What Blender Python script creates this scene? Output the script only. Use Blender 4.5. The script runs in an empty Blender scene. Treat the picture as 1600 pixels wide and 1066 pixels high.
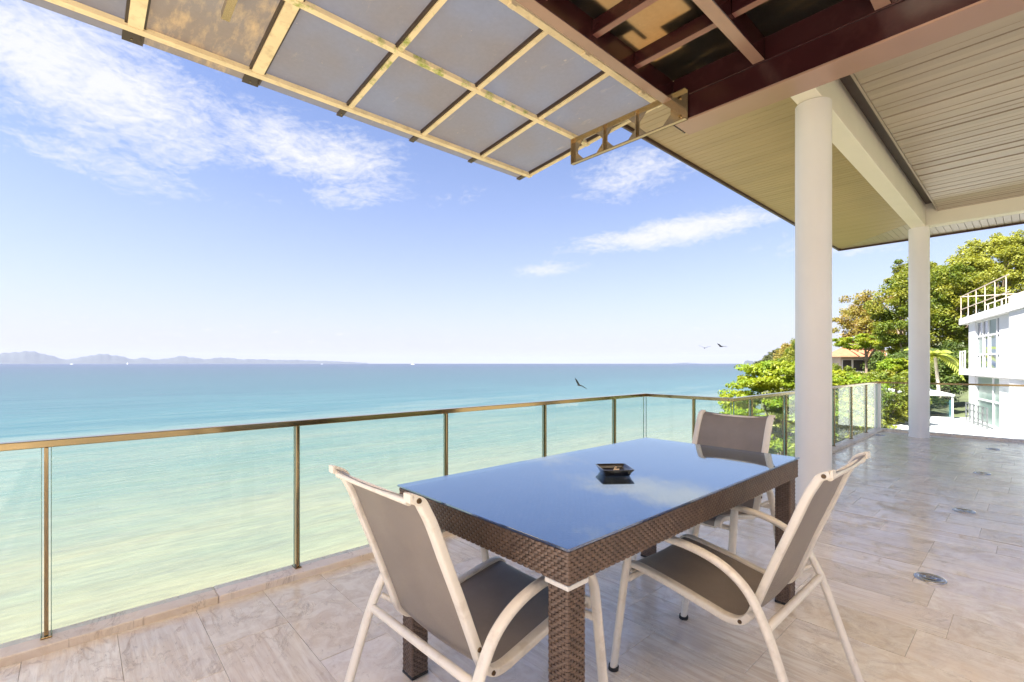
import bpy, math, random
import numpy as np
from mathutils import Vector, Matrix

R = math.radians
S = bpy.context.scene
COL = S.collection
rng = np.random.default_rng(7)
random.seed(7)

# ------------------------------------------------------------------ camera
TH = R(47.64)                       # heading of the view, measured from +X (the long side of the terrace)
CAM_H = 1.235
cd = bpy.data.cameras.new('camera')
cam = bpy.data.objects.new('camera', cd)
COL.objects.link(cam)
cam.location = (0, 0, CAM_H)
cam.rotation_euler = (R(90), 0, TH - R(90))
cd.sensor_width = 36
cd.lens = 36 * 745 / 1600
cd.shift_y = 35 / 1600
cd.clip_start = 0.05
cd.clip_end = 90000
S.camera = cam

# ------------------------------------------------------------------ sun, sky, exposure
SUN_DIR = Vector((-0.93, 0.20, 0)).normalized()      # horizontal direction towards the sun
SUN_EL = R(54)
to_sun = Vector((SUN_DIR.x * math.cos(SUN_EL), SUN_DIR.y * math.cos(SUN_EL), math.sin(SUN_EL)))
sd = bpy.data.lights.new('sun', 'SUN')
sd.energy = 5.0
sd.angle = R(0.5)
sd.color = (1.0, 0.95, 0.87)
sun = bpy.data.objects.new('sun', sd)
COL.objects.link(sun)
sun.rotation_euler = to_sun.to_track_quat('Z', 'Y').to_euler()

S.view_settings.view_transform = 'Standard'
S.view_settings.look = 'None'
S.view_settings.gamma = 1
S.view_settings.use_curve_mapping = False
S.view_settings.exposure = 2.15

W = bpy.data.worlds.new('World')
S.world = W
W.use_nodes = True
SKY_STRENGTH = 0.05


class NT:
    """small helper for node trees"""
    def __init__(s, tree):
        s.t = tree
        s.n = tree.nodes
        s.l = tree.links

    def node(s, typ, **kw):
        nd = s.n.new(typ)
        for k, v in kw.items():
            if k == 'inp':
                for a, b in v.items():
                    if isinstance(b, bpy.types.NodeSocket):
                        s.l.new(b, nd.inputs[a])
                    else:
                        nd.inputs[a].default_value = b
            else:
                setattr(nd, k, v)
        return nd

    def math(s, op, a, b=None, c=None, clamp=False):
        nd = s.n.new('ShaderNodeMath')
        nd.operation = op
        nd.use_clamp = clamp
        for i, v in enumerate((a, b, c)):
            if v is None:
                continue
            if isinstance(v, bpy.types.NodeSocket):
                s.l.new(v, nd.inputs[i])
            else:
                nd.inputs[i].default_value = v
        return nd.outputs[0]

    def mix(s, fac, a, b, blend='MIX'):
        nd = s.n.new('ShaderNodeMix')
        nd.data_type = 'RGBA'
        nd.blend_type = blend
        for k, v in ((0, fac), (6, a), (7, b)):
            if isinstance(v, bpy.types.NodeSocket):
                s.l.new(v, nd.inputs[k])
            else:
                nd.inputs[k].default_value = v if k == 0 or len(v) == 4 else (*v, 1)
        return nd.outputs[2]

    def noise(s, vec, scale, detail=4, rough=0.55, dist=0.0):
        nd = s.n.new('ShaderNodeTexNoise')
        if vec is not None:
            s.l.new(vec, nd.inputs['Vector'])
        nd.inputs['Scale'].default_value = scale
        nd.inputs['Detail'].default_value = detail
        nd.inputs['Roughness'].default_value = rough
        nd.inputs['Distortion'].default_value = dist
        return nd.outputs['Fac']

    def ramp(s, fac, stops):
        nd = s.n.new('ShaderNodeValToRGB')
        s.l.new(fac, nd.inputs[0])
        e = nd.color_ramp.elements
        while len(e) < len(stops):
            e.new(0.5)
        for i, (p, c) in enumerate(stops):
            e[i].position = p
            e[i].color = (c, c, c, 1) if isinstance(c, (int, float)) else (*c[:3], 1)
        return nd.outputs[0]

    def schlick(s, f0, top=1.0):
        fc = s.node('ShaderNodeLayerWeight', inp={'Blend': 0.5}).outputs['Facing']
        return s.math('ADD', f0, s.math('MULTIPLY', s.math('POWER', fc, 5.0), top - f0))

    def mapping(s, vec, scale=(1, 1, 1), loc=(0, 0, 0), rot=(0, 0, 0)):
        nd = s.n.new('ShaderNodeMapping')
        s.l.new(vec, nd.inputs[0])
        nd.inputs['Scale'].default_value = scale
        nd.inputs['Location'].default_value = loc
        nd.inputs['Rotation'].default_value = rot
        return nd.outputs[0]


def build_sky():
    W.node_tree.nodes.clear()
    k = NT(W.node_tree)
    sky = k.node('ShaderNodeTexSky', sky_type='NISHITA')
    sky.sun_disc = False
    sky.sun_elevation = SUN_EL
    sky.sun_rotation = math.atan2(SUN_DIR.x, SUN_DIR.y)
    sky.altitude = 0
    sky.air_density = 1.0
    sky.dust_density = 1.6
    sky.ozone_density = 2.0
    d = k.node('ShaderNodeTexCoord').outputs['Generated']
    sep = k.node('ShaderNodeSeparateXYZ', inp={0: d})
    az = k.math('ARCTAN2', sep.outputs[0], sep.outputs[1])       # 0 = +Y, positive towards +X
    el = k.math('ARCSINE', k.math('MINIMUM', k.math('MAXIMUM', sep.outputs[2], -1.0), 1.0))
    ae = k.node('ShaderNodeCombineXYZ', inp={0: az, 1: el}).outputs[0]
    # fine cirrus structure, streaked
    warp = k.node('ShaderNodeTexNoise', inp={'Vector': ae, 'Scale': 5.0, 'Detail': 4.0})
    wv = k.node('ShaderNodeVectorMath', operation='MULTIPLY_ADD', inp={0: warp.outputs['Color'], 1: (0.10, 0.05, 0), 2: ae}).outputs[0]
    big = k.noise(k.mapping(wv, (3.0, 8.0, 1), rot=(0, 0, R(-12))), 1.6, 8, 0.6, 0.4)
    fine = k.noise(k.mapping(wv, (14.0, 34.0, 1), rot=(0, 0, R(-20))), 1.5, 7, 0.62, 0.6)
    vfine = k.noise(k.mapping(wv, (60.0, 120.0, 1), rot=(0, 0, R(-24))), 1.3, 5, 0.6, 0.4)
    tex = k.math('ADD', k.math('ADD', k.math('MULTIPLY', big, 0.60), k.math('MULTIPLY', fine, 0.62)), k.math('MULTIPLY', k.math('SUBTRACT', vfine, 0.5), 0.42))

    def blob(a0, e0, ra, re, tilt, amp):
        dx = k.math('SUBTRACT', az, R(a0))
        dy = k.math('SUBTRACT', el, R(e0))
        c, s_ = math.cos(R(tilt)), math.sin(R(tilt))
        xx = k.math('ADD', k.math('MULTIPLY', dx, c / R(ra)), k.math('MULTIPLY', dy, s_ / R(ra)))
        yy = k.math('ADD', k.math('MULTIPLY', dx, -s_ / R(re)), k.math('MULTIPLY', dy, c / R(re)))
        q = k.math('SQRT', k.math('ADD', k.math('MULTIPLY', xx, xx), k.math('MULTIPLY', yy, yy)))
        v = k.math('SUBTRACT', 1.0, q, clamp=True)
        return k.math('MULTIPLY', k.math('SMOOTH_MIN', v, 0.8, 0.2), amp)
    blobs = CLOUDS
    tot = None
    for b in blobs:
        v = blob(*b)
        tot = v if tot is None else k.math('MAXIMUM', tot, v)
    # everywhere else: thin scattered wisps
    gen = k.math('MULTIPLY', k.math('SUBTRACT', k.noise(k.mapping(ae, (1, 2.2, 1)), 2.2, 3), 0.5, clamp=True), 0.45)
    tot = k.math('MAXIMUM', tot, gen)
    cl = k.math('SUBTRACT', k.math('ADD', tex, k.math('MULTIPLY', tot, 0.95)), 0.93)
    cl = k.math('MULTIPLY', cl, 2.2, clamp=True)
    cl = k.math('SMOOTH_MIN', cl, 0.95, 0.3)
    cl = k.math('MULTIPLY', cl, k.math('MULTIPLY', tot, 2.6, clamp=True))
    # small low cumulus puffs near the horizon
    puff = k.noise(k.mapping(ae, (1, 2.6, 1)), 42, 4, 0.5)
    pm = k.math('MULTIPLY', k.math('SUBTRACT', puff, 0.60, clamp=True), 4.0, clamp=True)
    lowband = k.math('SUBTRACT', 1.0, k.math('ABSOLUTE', k.math('DIVIDE', k.math('SUBTRACT', el, R(3.2)), R(2.6))), clamp=True)
    cl = k.math('MAXIMUM', cl, k.math('MULTIPLY', k.math('MULTIPLY', pm, lowband), 0.9))
    hs = k.node('ShaderNodeHueSaturation', inp={'Saturation': SKY_SAT, 'Value': 1.0, 'Hue': SKY_HUE, 'Color': sky.outputs[0]}).outputs[0]
    tint = k.mix(1.0, hs, SKY_TINT, 'MULTIPLY')
    # pale haze towards the horizon, the same all the way round
    hz = k.math('POWER', k.math('SUBTRACT', 1.0, k.math('ABSOLUTE', sep.outputs[2]), clamp=True), 4.4)
    tint = k.mix(k.math('MULTIPLY', hz, HZ_AMT), tint, HZ_COL)
    col = k.mix(cl, tint, CLOUD_COL)
    bg = k.node('ShaderNodeBackground', inp={'Color': col, 'Strength': SKY_STRENGTH})
    out = k.node('ShaderNodeOutputWorld')
    k.l.new(bg.outputs[0], out.inputs[0])


SKY_SAT, SKY_HUE, SKY_TINT = 1.0, 0.5, (0.90, 0.90, 1.10)
HZ_AMT, HZ_COL, CLOUD_COL = 0.82, (4.2, 4.15, 4.3), (4.6, 4.6, 4.75)
# azimuth (from +Y towards +X), elevation, half sizes, tilt, amount
CLOUDS = [
    (0, 24.5, 21, 9.5, -14, 0.95), (-9, 32, 22, 9, -10, 0.9), (19, 22.5, 20, 6, -4, 0.80), (2, 17.5, 16, 3.4, -6, 0.62), (14, 16.5, 12, 2.2, 0, 0.52),
    (23.5, 18.6, 12, 3.6, 6, 0.68), (36, 19.0, 8, 3.0, 8, 0.5), (56, 21.0, 14, 5.0, 10, 0.76), (60.5, 14.6, 20, 2.7, 5, 0.92), (47, 11.2, 8, 1.9, 3, 0.70),
    (78, 12, 16, 3.4, 0, 0.72), (64, 22, 16, 6, 4, 0.55), (-60, 35, 40, 9, 0, 0.7), (150, 40, 50, 10, 0, 0.7), (-130, 25, 40, 8, 0, 0.7)]
build_sky()


# ------------------------------------------------------------------ mesh helpers
def sety(o, label=None, cat=None, group=None, kind=None):
    if label: o['label'] = label
    if cat: o['category'] = cat
    if group: o['group'] = group
    if kind: o['kind'] = kind
    return o


def empty(name, loc=(0, 0, 0), rz=0.0, label=None, cat=None, group=None, kind=None):
    o = bpy.data.objects.new(name, None)
    o.empty_display_size = 0.1
    o.location = loc
    o.rotation_euler = (0, 0, rz)
    COL.objects.link(o)
    return sety(o, label, cat, group, kind)


def put(name, mesh, parent=None, loc=(0, 0, 0), rz=0.0):
    o = bpy.data.objects.new(name, mesh)
    o.location = loc
    o.rotation_euler = (0, 0, rz)
    COL.objects.link(o)
    if parent is not None:
        o.parent = parent
    return o


class MB:
    def __init__(s):
        s.v, s.f, s.sm = [], [], []

    def add(s, vs, fs, smooth=False):
        b = len(s.v)
        s.v += [tuple(p) for p in vs]
        s.f += [tuple(i + b for i in f) for f in fs]
        s.sm += [smooth] * len(fs)
        return s

    def box(s, x0, x1, y0, y1, z0, z1, bev=0.0):
        if bev <= 0:
            vs = [(x, y, z) for z in (z0, z1) for y in (y0, y1) for x in (x0, x1)]
            fs = [(0, 2, 3, 1), (4, 5, 7, 6), (0, 1, 5, 4), (2, 6, 7, 3), (0, 4, 6, 2), (1, 3, 7, 5)]
            return s.add(vs, fs)
        b = min(bev, (x1 - x0) / 2.2, (y1 - y0) / 2.2, (z1 - z0) / 2.2)
        vs, idx = [], {}
        xs, ys, zs = (x0, x1), (y0, y1), (z0, z1)
        for i in (0, 1):
            for j in (0, 1):
                for l in (0, 1):
                    sx, sy, sz = (b if i == 0 else -b), (b if j == 0 else -b), (b if l == 0 else -b)
                    for a, p in enumerate(((xs[i], ys[j] + sy, zs[l] + sz), (xs[i] + sx, ys[j], zs[l] + sz), (xs[i] + sx, ys[j] + sy, zs[l]))):
                        idx[i, j, l, a] = len(vs)
                        vs.append(p)
        fs = []
        for i in (0, 1):
            q = [idx[i, 0, 0, 0], idx[i, 1, 0, 0], idx[i, 1, 1, 0], idx[i, 0, 1, 0]]
            fs.append(q if i else q[::-1])
            q = [idx[0, i, 0, 1], idx[1, i, 0, 1], idx[1, i, 1, 1], idx[0, i, 1, 1]]
            fs.append(q[::-1] if i else q)
            q = [idx[0, 0, i, 2], idx[1, 0, i, 2], idx[1, 1, i, 2], idx[0, 1, i, 2]]
            fs.append(q if i else q[::-1])
        for i in (0, 1):
            for j in (0, 1):
                fs.append([idx[i, j, 0, 0], idx[i, j, 1, 0], idx[i, j, 1, 1], idx[i, j, 0, 1]])
                fs.append([idx[i, 0, j, 0], idx[i, 1, j, 0], idx[i, 1, j, 2], idx[i, 0, j, 2]])
                fs.append([idx[0, i, j, 1], idx[1, i, j, 1], idx[1, i, j, 2], idx[0, i, j, 2]])
                for l in (0, 1):
                    fs.append([idx[i, j, l, 0], idx[i, j, l, 1], idx[i, j, l, 2]])
        return s.add(vs, fs)

    def prism(s, poly, lo, hi, axis='z', smooth=False):
        n = len(poly)
        def P(a, b, t):
            return {'z': (a, b, t), 'x': (t, a, b), 'y': (a, t, b)}[axis]
        vs = [P(a, b, lo) for a, b in poly] + [P(a, b, hi) for a, b in poly]
        s.add(vs, [tuple(range(n))[::-1], tuple(range(n, 2 * n))])
        s.add(vs, [(i, (i + 1) % n, n + (i + 1) % n, n + i) for i in range(n)], smooth)
        return s

    def sweep(s, path, sec, side, cap=True, smooth=True):
        """sweep a closed 2D section (a along 'side', b along side x tangent) over a path"""
        side = Vector(side).normalized()
        P = [Vector(p) for p in path]
        n, m = len(P), len(sec)
        vs = []
        for i in range(n):
            t = (P[min(i + 1, n - 1)] - P[max(i - 1, 0)]).normalized()
            nn = side.cross(t)
            if nn.length < 1e-5:
                nn = Vector((0, 0, 1)).cross(t)
            nn.normalize()
            sd_ = t.cross(nn)
            for a, b in sec:
                vs.append(P[i] + sd_ * a + nn * b)
        fs = [(i * m + j, i * m + (j + 1) % m, (i + 1) * m + (j + 1) % m, (i + 1) * m + j) for i in range(n - 1) for j in range(m)]
        s.add(vs, fs, smooth)
        if cap:
            s.add(vs[:m], [tuple(range(m))[::-1]])
            s.add(vs[-m:], [tuple(range(m))])
        return s

    def cone(s, p0, p1, r0, r1, n=10, cap=True):
        p0, p1 = Vector(p0), Vector(p1)
        t = (p1 - p0).normalized()
        a = t.orthogonal().normalized()
        b = t.cross(a)
        vs = []
        for p, r in ((p0, r0), (p1, r1)):
            for i in range(n):
                an = 2 * math.pi * i / n
                vs.append(p + a * (r * math.cos(an)) + b * (r * math.sin(an)))
        s.add(vs, [(i, (i + 1) % n, n + (i + 1) % n, n + i) for i in range(n)], True)
        if cap:
            s.add(vs[:n], [tuple(range(n))[::-1]])
            s.add(vs[n:], [tuple(range(n))])
        return s

    def lathe(s, prof, n=24, c=(0, 0)):
        m = len(prof)
        vs = [(c[0] + r * math.cos(2 * math.pi * i / n), c[1] + r * math.sin(2 * math.pi * i / n), z) for i in range(n) for r, z in prof]
        s.add(vs, [(i * m + j, ((i + 1) % n) * m + j, ((i + 1) % n) * m + j + 1, i * m + j + 1) for i in range(n) for j in range(m - 1)], True)
        return s

    def mesh(s, name, m, flip=False):
        me = bpy.data.meshes.new(name)
        me.from_pydata(s.v, [], s.f)
        me.polygons.foreach_set('use_smooth', s.sm)
        me.materials.append(m)
        me.update()
        return me

    def build(s, name, m, parent=None, loc=(0, 0, 0), rz=0.0, weld=False):
        me = s.mesh(name, m)
        return put(name, me, parent, loc, rz)


def catmull(pts, n=6):
    P = [Vector(p) for p in pts]
    out = []
    for i in range(len(P) - 1):
        p0, p1, p2, p3 = P[max(i - 1, 0)], P[i], P[i + 1], P[min(i + 2, len(P) - 1)]
        for j in range(n):
            t = j / n
            out.append(0.5 * ((2 * p1) + (p2 - p0) * t + (2 * p0 - 5 * p1 + 4 * p2 - p3) * t * t + (3 * p1 - p0 - 3 * p2 + p3) * t ** 3))
    out.append(P[-1])
    return out


def oval(a, b, n=10):
    return [(a * math.cos(2 * math.pi * i / n), b * math.sin(2 * math.pi * i / n)) for i in range(n)]


def rrect(a, b, r):
    pts = []
    for cx, cy, a0 in ((a - r, b - r, 0), (-a + r, b - r, 90), (-a + r, -b + r, 180), (a - r, -b + r, 270)):
        for q in (0, 45, 90):
            pts.append((cx + r * math.cos(R(a0 + q)), cy + r * math.sin(R(a0 + q))))
    return pts


def np_mesh(name, verts, quads, m, smooth=False):
    me = bpy.data.meshes.new(name)
    nv, nf = len(verts), len(quads)
    me.vertices.add(nv)
    me.vertices.foreach_set('co', np.asarray(verts, np.float32).ravel())
    me.loops.add(nf * 4)
    me.loops.foreach_set('vertex_index', np.asarray(quads, np.int32).ravel())
    me.polygons.add(nf)
    me.polygons.foreach_set('loop_start', np.arange(0, nf * 4, 4, dtype=np.int32))
    me.polygons.foreach_set('use_smooth', np.full(nf, smooth))
    me.materials.append(m)
    me.update(calc_edges=True)
    return me


# ------------------------------------------------------------------ materials
def mat(name, col, rough=0.5, metal=0.0, spec=0.5, coat=0.0, var=0.0, vscale=6.0, bump=0.0, bscale=40.0, dirt=None, dscale=3.0, damt=0.5, stretch=(1, 1, 1), obj_var=0.0):
    m = bpy.data.materials.new(name)
    m.use_nodes = True
    k = NT(m.node_tree)
    b = k.n['Principled BSDF']
    b.inputs['Roughness'].default_value = rough
    b.inputs['Metallic'].default_value = metal
    b.inputs['Specular IOR Level'].default_value = spec
    b.inputs['Coat Weight'].default_value = coat
    b.inputs['Coat Roughness'].default_value = 0.06
    c = (*col, 1)
    out = None
    if var or bump or dirt or obj_var:
        pos = k.mapping(k.node('ShaderNodeNewGeometry').outputs['Position'], stretch)
        if var:
            nz = k.noise(pos, vscale, 5)
            out = k.mix(k.ramp(nz, [(0.3, 0.0), (0.7, 1.0)]), [x * (1 - var) for x in col], [min(1, x * (1 + var)) for x in col])
        if dirt:
            nz = k.noise(pos, dscale, 7, 0.65)
            out = k.mix(k.math('MULTIPLY', k.ramp(nz, [(0.52, 0.0), (0.66, 1.0)]), damt), out if out else c, dirt)
        if obj_var:
            rnd = k.node('ShaderNodeObjectInfo').outputs['Random']
            f = k.math('ADD', 1 - obj_var / 2, k.math('MULTIPLY', rnd, obj_var))
            cc = k.node('ShaderNodeCombineColor', inp={0: f, 1: f, 2: f}).outputs[0]
            out = k.mix(1.0, out if out else c, cc, 'MULTIPLY')
        if bump:
            bp = k.node('ShaderNodeBump', inp={'Strength': bump, 'Distance': 0.01, 'Height': k.noise(pos, bscale, 5)})
            k.l.new(bp.outputs[0], b.inputs['Normal'])
    if out is not None:
        k.l.new(out, b.inputs['Base Color'])
    else:
        b.inputs['Base Color'].default_value = c
    return m


def mat_travertine(name, warm=(0.72, 0.63, 0.515), pale=(0.90, 0.85, 0.745), rough=0.11):
    m = bpy.data.materials.new(name)
    m.use_nodes = True
    k = NT(m.node_tree)
    b = k.n['Principled BSDF']
    pos = k.node('ShaderNodeNewGeometry').outputs['Position']
    rnd = k.node('ShaderNodeObjectInfo').outputs['Random']
    off = k.node('ShaderNodeCombineXYZ', inp={0: k.math('MULTIPLY', rnd, 37.0), 1: k.math('MULTIPLY', rnd, 91.0), 2: 0.0}).outputs[0]
    p = k.node('ShaderNodeVectorMath', operation='ADD', inp={0: pos, 1: off}).outputs[0]
    st = k.mapping(p, (13.0, 1.1, 1.0), rot=(0, 0, R(2)))
    broad = k.noise(p, 2.2, 5, 0.6, 0.5)
    grain = k.noise(st, 2.6, 8, 0.68, 0.8)
    fine = k.noise(k.mapping(p, (42, 2.6, 1)), 1.6, 7, 0.72, 0.5)
    iso = k.noise(p, 9.0, 8, 0.70, 0.9)
    cut = k.ramp(k.math('FRACT', k.math('MULTIPLY', rnd, 7.31)), [(0.40, 0.0), (0.75, 1.0)])      # cross-cut or vein-cut stone
    grain = k.math('ADD', k.math('MULTIPLY', grain, cut), k.math('MULTIPLY', iso, k.math('SUBTRACT', 1.0, cut)))
    c = k.mix(k.ramp(grain, [(0.39, 0.0), (0.59, 1.0)]), warm, pale)
    cloud = k.noise(p, 1.3, 4, 0.55, 0.4)
    c = k.mix(k.math('MULTIPLY', k.ramp(cloud, [(0.50, 0.0), (0.66, 1.0)]), 0.45), c, (0.66, 0.62, 0.63))
    c = k.mix(k.math('MULTIPLY', k.ramp(broad, [(0.45, 0.0), (0.72, 1.0)]), 0.45), c, (0.84, 0.69, 0.52))
    c = k.mix(k.math('MULTIPLY', k.ramp(fine, [(0.54, 0.0), (0.70, 1.0)]), k.math('ADD', 0.08, k.math('MULTIPLY', cut, 0.32))), c, (0.40, 0.30, 0.24))
    # pits and open veins
    vein = k.noise(k.mapping(p, (3.6, 2.0, 1.0), rot=(0, 0, R(5))), 1.3, 9, 0.72, 1.2)
    v = k.math('SUBTRACT', 1.0, k.math('MULTIPLY', k.math('ABSOLUTE', k.math('SUBTRACT', vein, 0.5)), 58.0), clamp=True)
    v = k.math('MULTIPLY', v, k.ramp(k.noise(p, 3.3, 3), [(0.46, 0.0), (0.56, 1.0)]))
    pit = k.ramp(k.noise(k.mapping(p, (22, 13, 1)), 1.5, 6, 0.66), [(0.615, 0.0), (0.66, 1.0)])
    hole = k.math('MAXIMUM', v, k.math('MULTIPLY', pit, 0.8))
    c = k.mix(k.math('MULTIPLY', hole, 0.52), c, (0.27, 0.19, 0.14))
    f = k.math('ADD', 0.90, k.math('MULTIPLY', rnd, 0.16))
    c = k.mix(1.0, c, k.node('ShaderNodeCombineColor', inp={0: f, 1: k.math('POWER', f, 1.15), 2: k.math('POWER', f, 1.4)}).outputs[0], 'MULTIPLY')
    k.l.new(c, b.inputs['Base Color'])
    rr = k.math('ADD', rough, k.math('MULTIPLY', k.ramp(k.noise(p, 5, 6, 0.65), [(0.35, 0.0), (0.7, 1.0)]), 0.16))
    rr = k.math('ADD', rr, k.math('MULTIPLY', hole, 0.4))
    k.l.new(rr, b.inputs['Roughness'])
    b.inputs['Specular IOR Level'].default_value = 0.85
    h = k.math('SUBTRACT', k.math('MULTIPLY', fine, 0.12), hole)
    bp = k.node('ShaderNodeBump', inp={'Strength': 0.35, 'Distance': 0.004, 'Height': h})
    k.l.new(bp.outputs[0], b.inputs['Normal'])
    return m


def mat_clear_glass(name, tint=(0.93, 0.97, 0.95), ior=1.45, dust=0.03):
    """thin clear sheet: Fresnel reflection over a tinted see-through body"""
    m = bpy.data.materials.new(name)
    m.use_nodes = True
    k = NT(m.node_tree)
    k.n.clear()
    tr = k.node('ShaderNodeBsdfTransparent', inp={'Color': (*tint, 1)})
    gl = k.node('ShaderNodeBsdfGlossy', inp={'Roughness': 0.01, 'Color': (1, 1, 1, 1)})
    df = k.node('ShaderNodeBsdfDiffuse', inp={'Color': (0.8, 0.8, 0.78, 1)})
    pos = k.node('ShaderNodeNewGeometry').outputs['Position']
    sm = k.math('MULTIPLY', k.ramp(k.noise(k.mapping(pos, (1.5, 1.5, 3)), 2.0, 6, 0.7), [(0.45, 0.0), (0.8, 1.0)]), dust)
    m1 = k.node('ShaderNodeMixShader', inp={0: sm, 1: tr.outputs[0], 2: df.outputs[0]})
    m2 = k.node('ShaderNodeMixShader', inp={0: k.schlick(0.022, 0.55), 1: m1.outputs[0], 2: gl.outputs[0]})
    o = k.node('ShaderNodeOutputMaterial')
    k.l.new(m2.outputs[0], o.inputs[0])
    return m


def mat_table_glass(name):
    m = bpy.data.materials.new(name)
    m.use_nodes = True
    k = NT(m.node_tree)
    k.n.clear()
    tr = k.node('ShaderNodeBsdfTransparent', inp={'Color': (0.55, 0.62, 0.72, 1)})
    pos = k.node('ShaderNodeNewGeometry').outputs['Position']
    smear = k.ramp(k.noise(k.mapping(pos, (3, 5, 1)), 2.5, 6, 0.65), [(0.5, 0.0), (0.75, 1.0)])
    gl = k.node('ShaderNodeBsdfGlossy', inp={'Roughness': k.math('ADD', 0.012, k.math('MULTIPLY', smear, 0.05)), 'Color': (0.86, 0.95, 1.0, 1)})
    dust = k.node('ShaderNodeBsdfDiffuse', inp={'Color': (0.7, 0.7, 0.68, 1)})
    dm = k.math('ADD', k.math('MULTIPLY', smear, 0.035), k.math('MULTIPLY', k.ramp(k.noise(pos, 90, 2), [(0.66, 0.0), (0.72, 1.0)]), 0.12))
    m0 = k.node('ShaderNodeMixShader', inp={0: dm, 1: tr.outputs[0], 2: dust.outputs[0]})
    m2 = k.node('ShaderNodeMixShader', inp={0: k.schlick(0.33), 1: m0.outputs[0], 2: gl.outputs[0]})
    o = k.node('ShaderNodeOutputMaterial')
    k.l.new(m2.outputs[0], o.inputs[0])
    return m


def mat_poly(name, trans, refl, stain, amount, seed=0.0):
    """frosted roofing sheet: light from above comes through diffusely, with dried dirt on it"""
    m = bpy.data.materials.new(name)
    m.use_nodes = True
    k = NT(m.node_tree)
    k.n.clear()
    pos = k.node('ShaderNodeNewGeometry').outputs['Position']
    rnd = k.node('ShaderNodeObjectInfo').outputs['Random']
    p = k.node('ShaderNodeVectorMath', operation='ADD', inp={0: pos, 1: k.node('ShaderNodeCombineXYZ', inp={0: k.math('MULTIPLY', rnd, 30.0 + seed), 1: 0.0, 2: 0.0}).outputs[0]}).outputs[0]
    a = k.noise(k.mapping(p, (7.0, 2.4, 1)), 1.5, 10, 0.72, 0.15)
    g = k.noise(p, 30, 4, 0.6)
    st = k.math('MULTIPLY', k.ramp(a, [(0.60 - 0.26 * amount, 0.0), (0.80 - 0.1 * amount, 1.0)]), min(1.0, 0.35 + amount * 0.6))
    speck = k.ramp(k.noise(p, 16, 3), [(0.73, 0.0), (0.76, 1.0)])
    st = k.math('MAXIMUM', st, k.math('MULTIPLY', speck, 0.35))
    tv = k.mix(k.ramp(g, [(0.3, 0.0), (0.7, 1.0)]), [x * 0.95 for x in trans], [x * 1.05 for x in trans])
    lo = k.noise(p, 1.6, 3, 0.5)
    tv = k.mix(1.0, tv, k.mix(k.ramp(lo, [(0.35, 0.0), (0.65, 1.0)]), (1.02, 0.96, 0.89), (0.98, 1.03, 1.09)), 'MULTIPLY')
    tc = k.mix(st, tv, stain)
    rc = k.mix(st, refl, [min(1, x * 1.6) for x in stain])
    tl = k.node('ShaderNodeBsdfTranslucent', inp={'Color': tc})
    df = k.node('ShaderNodeBsdfDiffuse', inp={'Color': rc})
    ad = k.node('ShaderNodeAddShader', inp={0: tl.outputs[0], 1: df.outputs[0]})
    gl = k.node('ShaderNodeBsdfGlossy', inp={'Roughness': 0.25})
    mx = k.node('ShaderNodeMixShader', inp={0: k.math('MULTIPLY', k.schlick(0.03), 0.6), 1: ad.outputs[0], 2: gl.outputs[0]})
    o = k.node('ShaderNodeOutputMaterial')
    k.l.new(mx.outputs[0], o.inputs[0])
    return m


def mat_leaf(name, c0, c1, c2=None, trans=0.5, scale=0.6):
    m = bpy.data.materials.new(name)
    m.use_nodes = True
    k = NT(m.node_tree)
    k.n.clear()
    geo = k.node('ShaderNodeNewGeometry')
    isl = geo.outputs['Random Per Island']
    c = k.mix(isl, c0, c1)
    nz = k.ramp(k.noise(geo.outputs['Position'], scale, 3), [(0.42, 0.0), (0.62, 1.0)])
    if c2:
        c = k.mix(k.math('MULTIPLY', nz, 0.75), c, c2)
    df = k.node('ShaderNodeBsdfPrincipled', inp={'Base Color': c, 'Roughness': 0.45, 'Specular IOR Level': 0.35})
    tc = k.mix(1.0, c, (1.5, 1.35, 0.5), 'MULTIPLY')
    tl = k.node('ShaderNodeBsdfTranslucent', inp={'Color': tc})
    mx = k.node('ShaderNodeMixShader', inp={0: trans, 1: df.outputs[0], 2: tl.outputs[0]})
    o = k.node('ShaderNodeOutputMaterial')
    k.l.new(mx.outputs[0], o.inputs[0])
    return m


M = {}
M['tile'] = mat_travertine('travertine')
M['kerb'] = mat_travertine('kerb_stone', (0.74, 0.60, 0.45), (0.82, 0.71, 0.57), 0.35)
M['grout'] = mat('grout', (0.50, 0.40, 0.31), 0.9)
M['concrete'] = mat('concrete', (0.5, 0.47, 0.43), 0.85, var=0.15, bump=0.2)
M['column'] = mat('column_paint', (0.86, 0.82, 0.76), 0.45, var=0.02, vscale=2.5, bump=0.05, bscale=60)
M['beam'] = mat('beam_paint', (0.82, 0.76, 0.62), 0.5, var=0.03, vscale=2)
M['ceil'] = mat('ceiling_slat', (0.365, 0.288, 0.22), 0.33, spec=0.6, var=0.06, vscale=3, obj_var=0.16, stretch=(3, 0.5, 1))
M['soffit'] = mat('soffit_slat', (0.40, 0.29, 0.165), 0.38, spec=0.5, var=0.05, vscale=3, obj_var=0.10, stretch=(3, 0.5, 1))
M['gap'] = mat('slat_gap', (0.06, 0.045, 0.035), 0.8)
M['fascia'] = mat('fascia_brown', (0.06, 0.03, 0.022), 0.4)
M['maroon'] = mat('maroon_paint', (0.034, 0.0085, 0.0095), 0.24, spec=0.4, coat=0.12, var=0.10, vscale=2.5, dirt=(0.14, 0.07, 0.06), dscale=4, damt=0.10)
M['litmaroon'] = mat('maroon_lit_underside', (0.34, 0.20, 0.145), 0.3, spec=0.6, coat=0.2, var=0.08, vscale=2.0)  # reflected light painted as a lighter maroon on beam and rafter undersides
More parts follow.
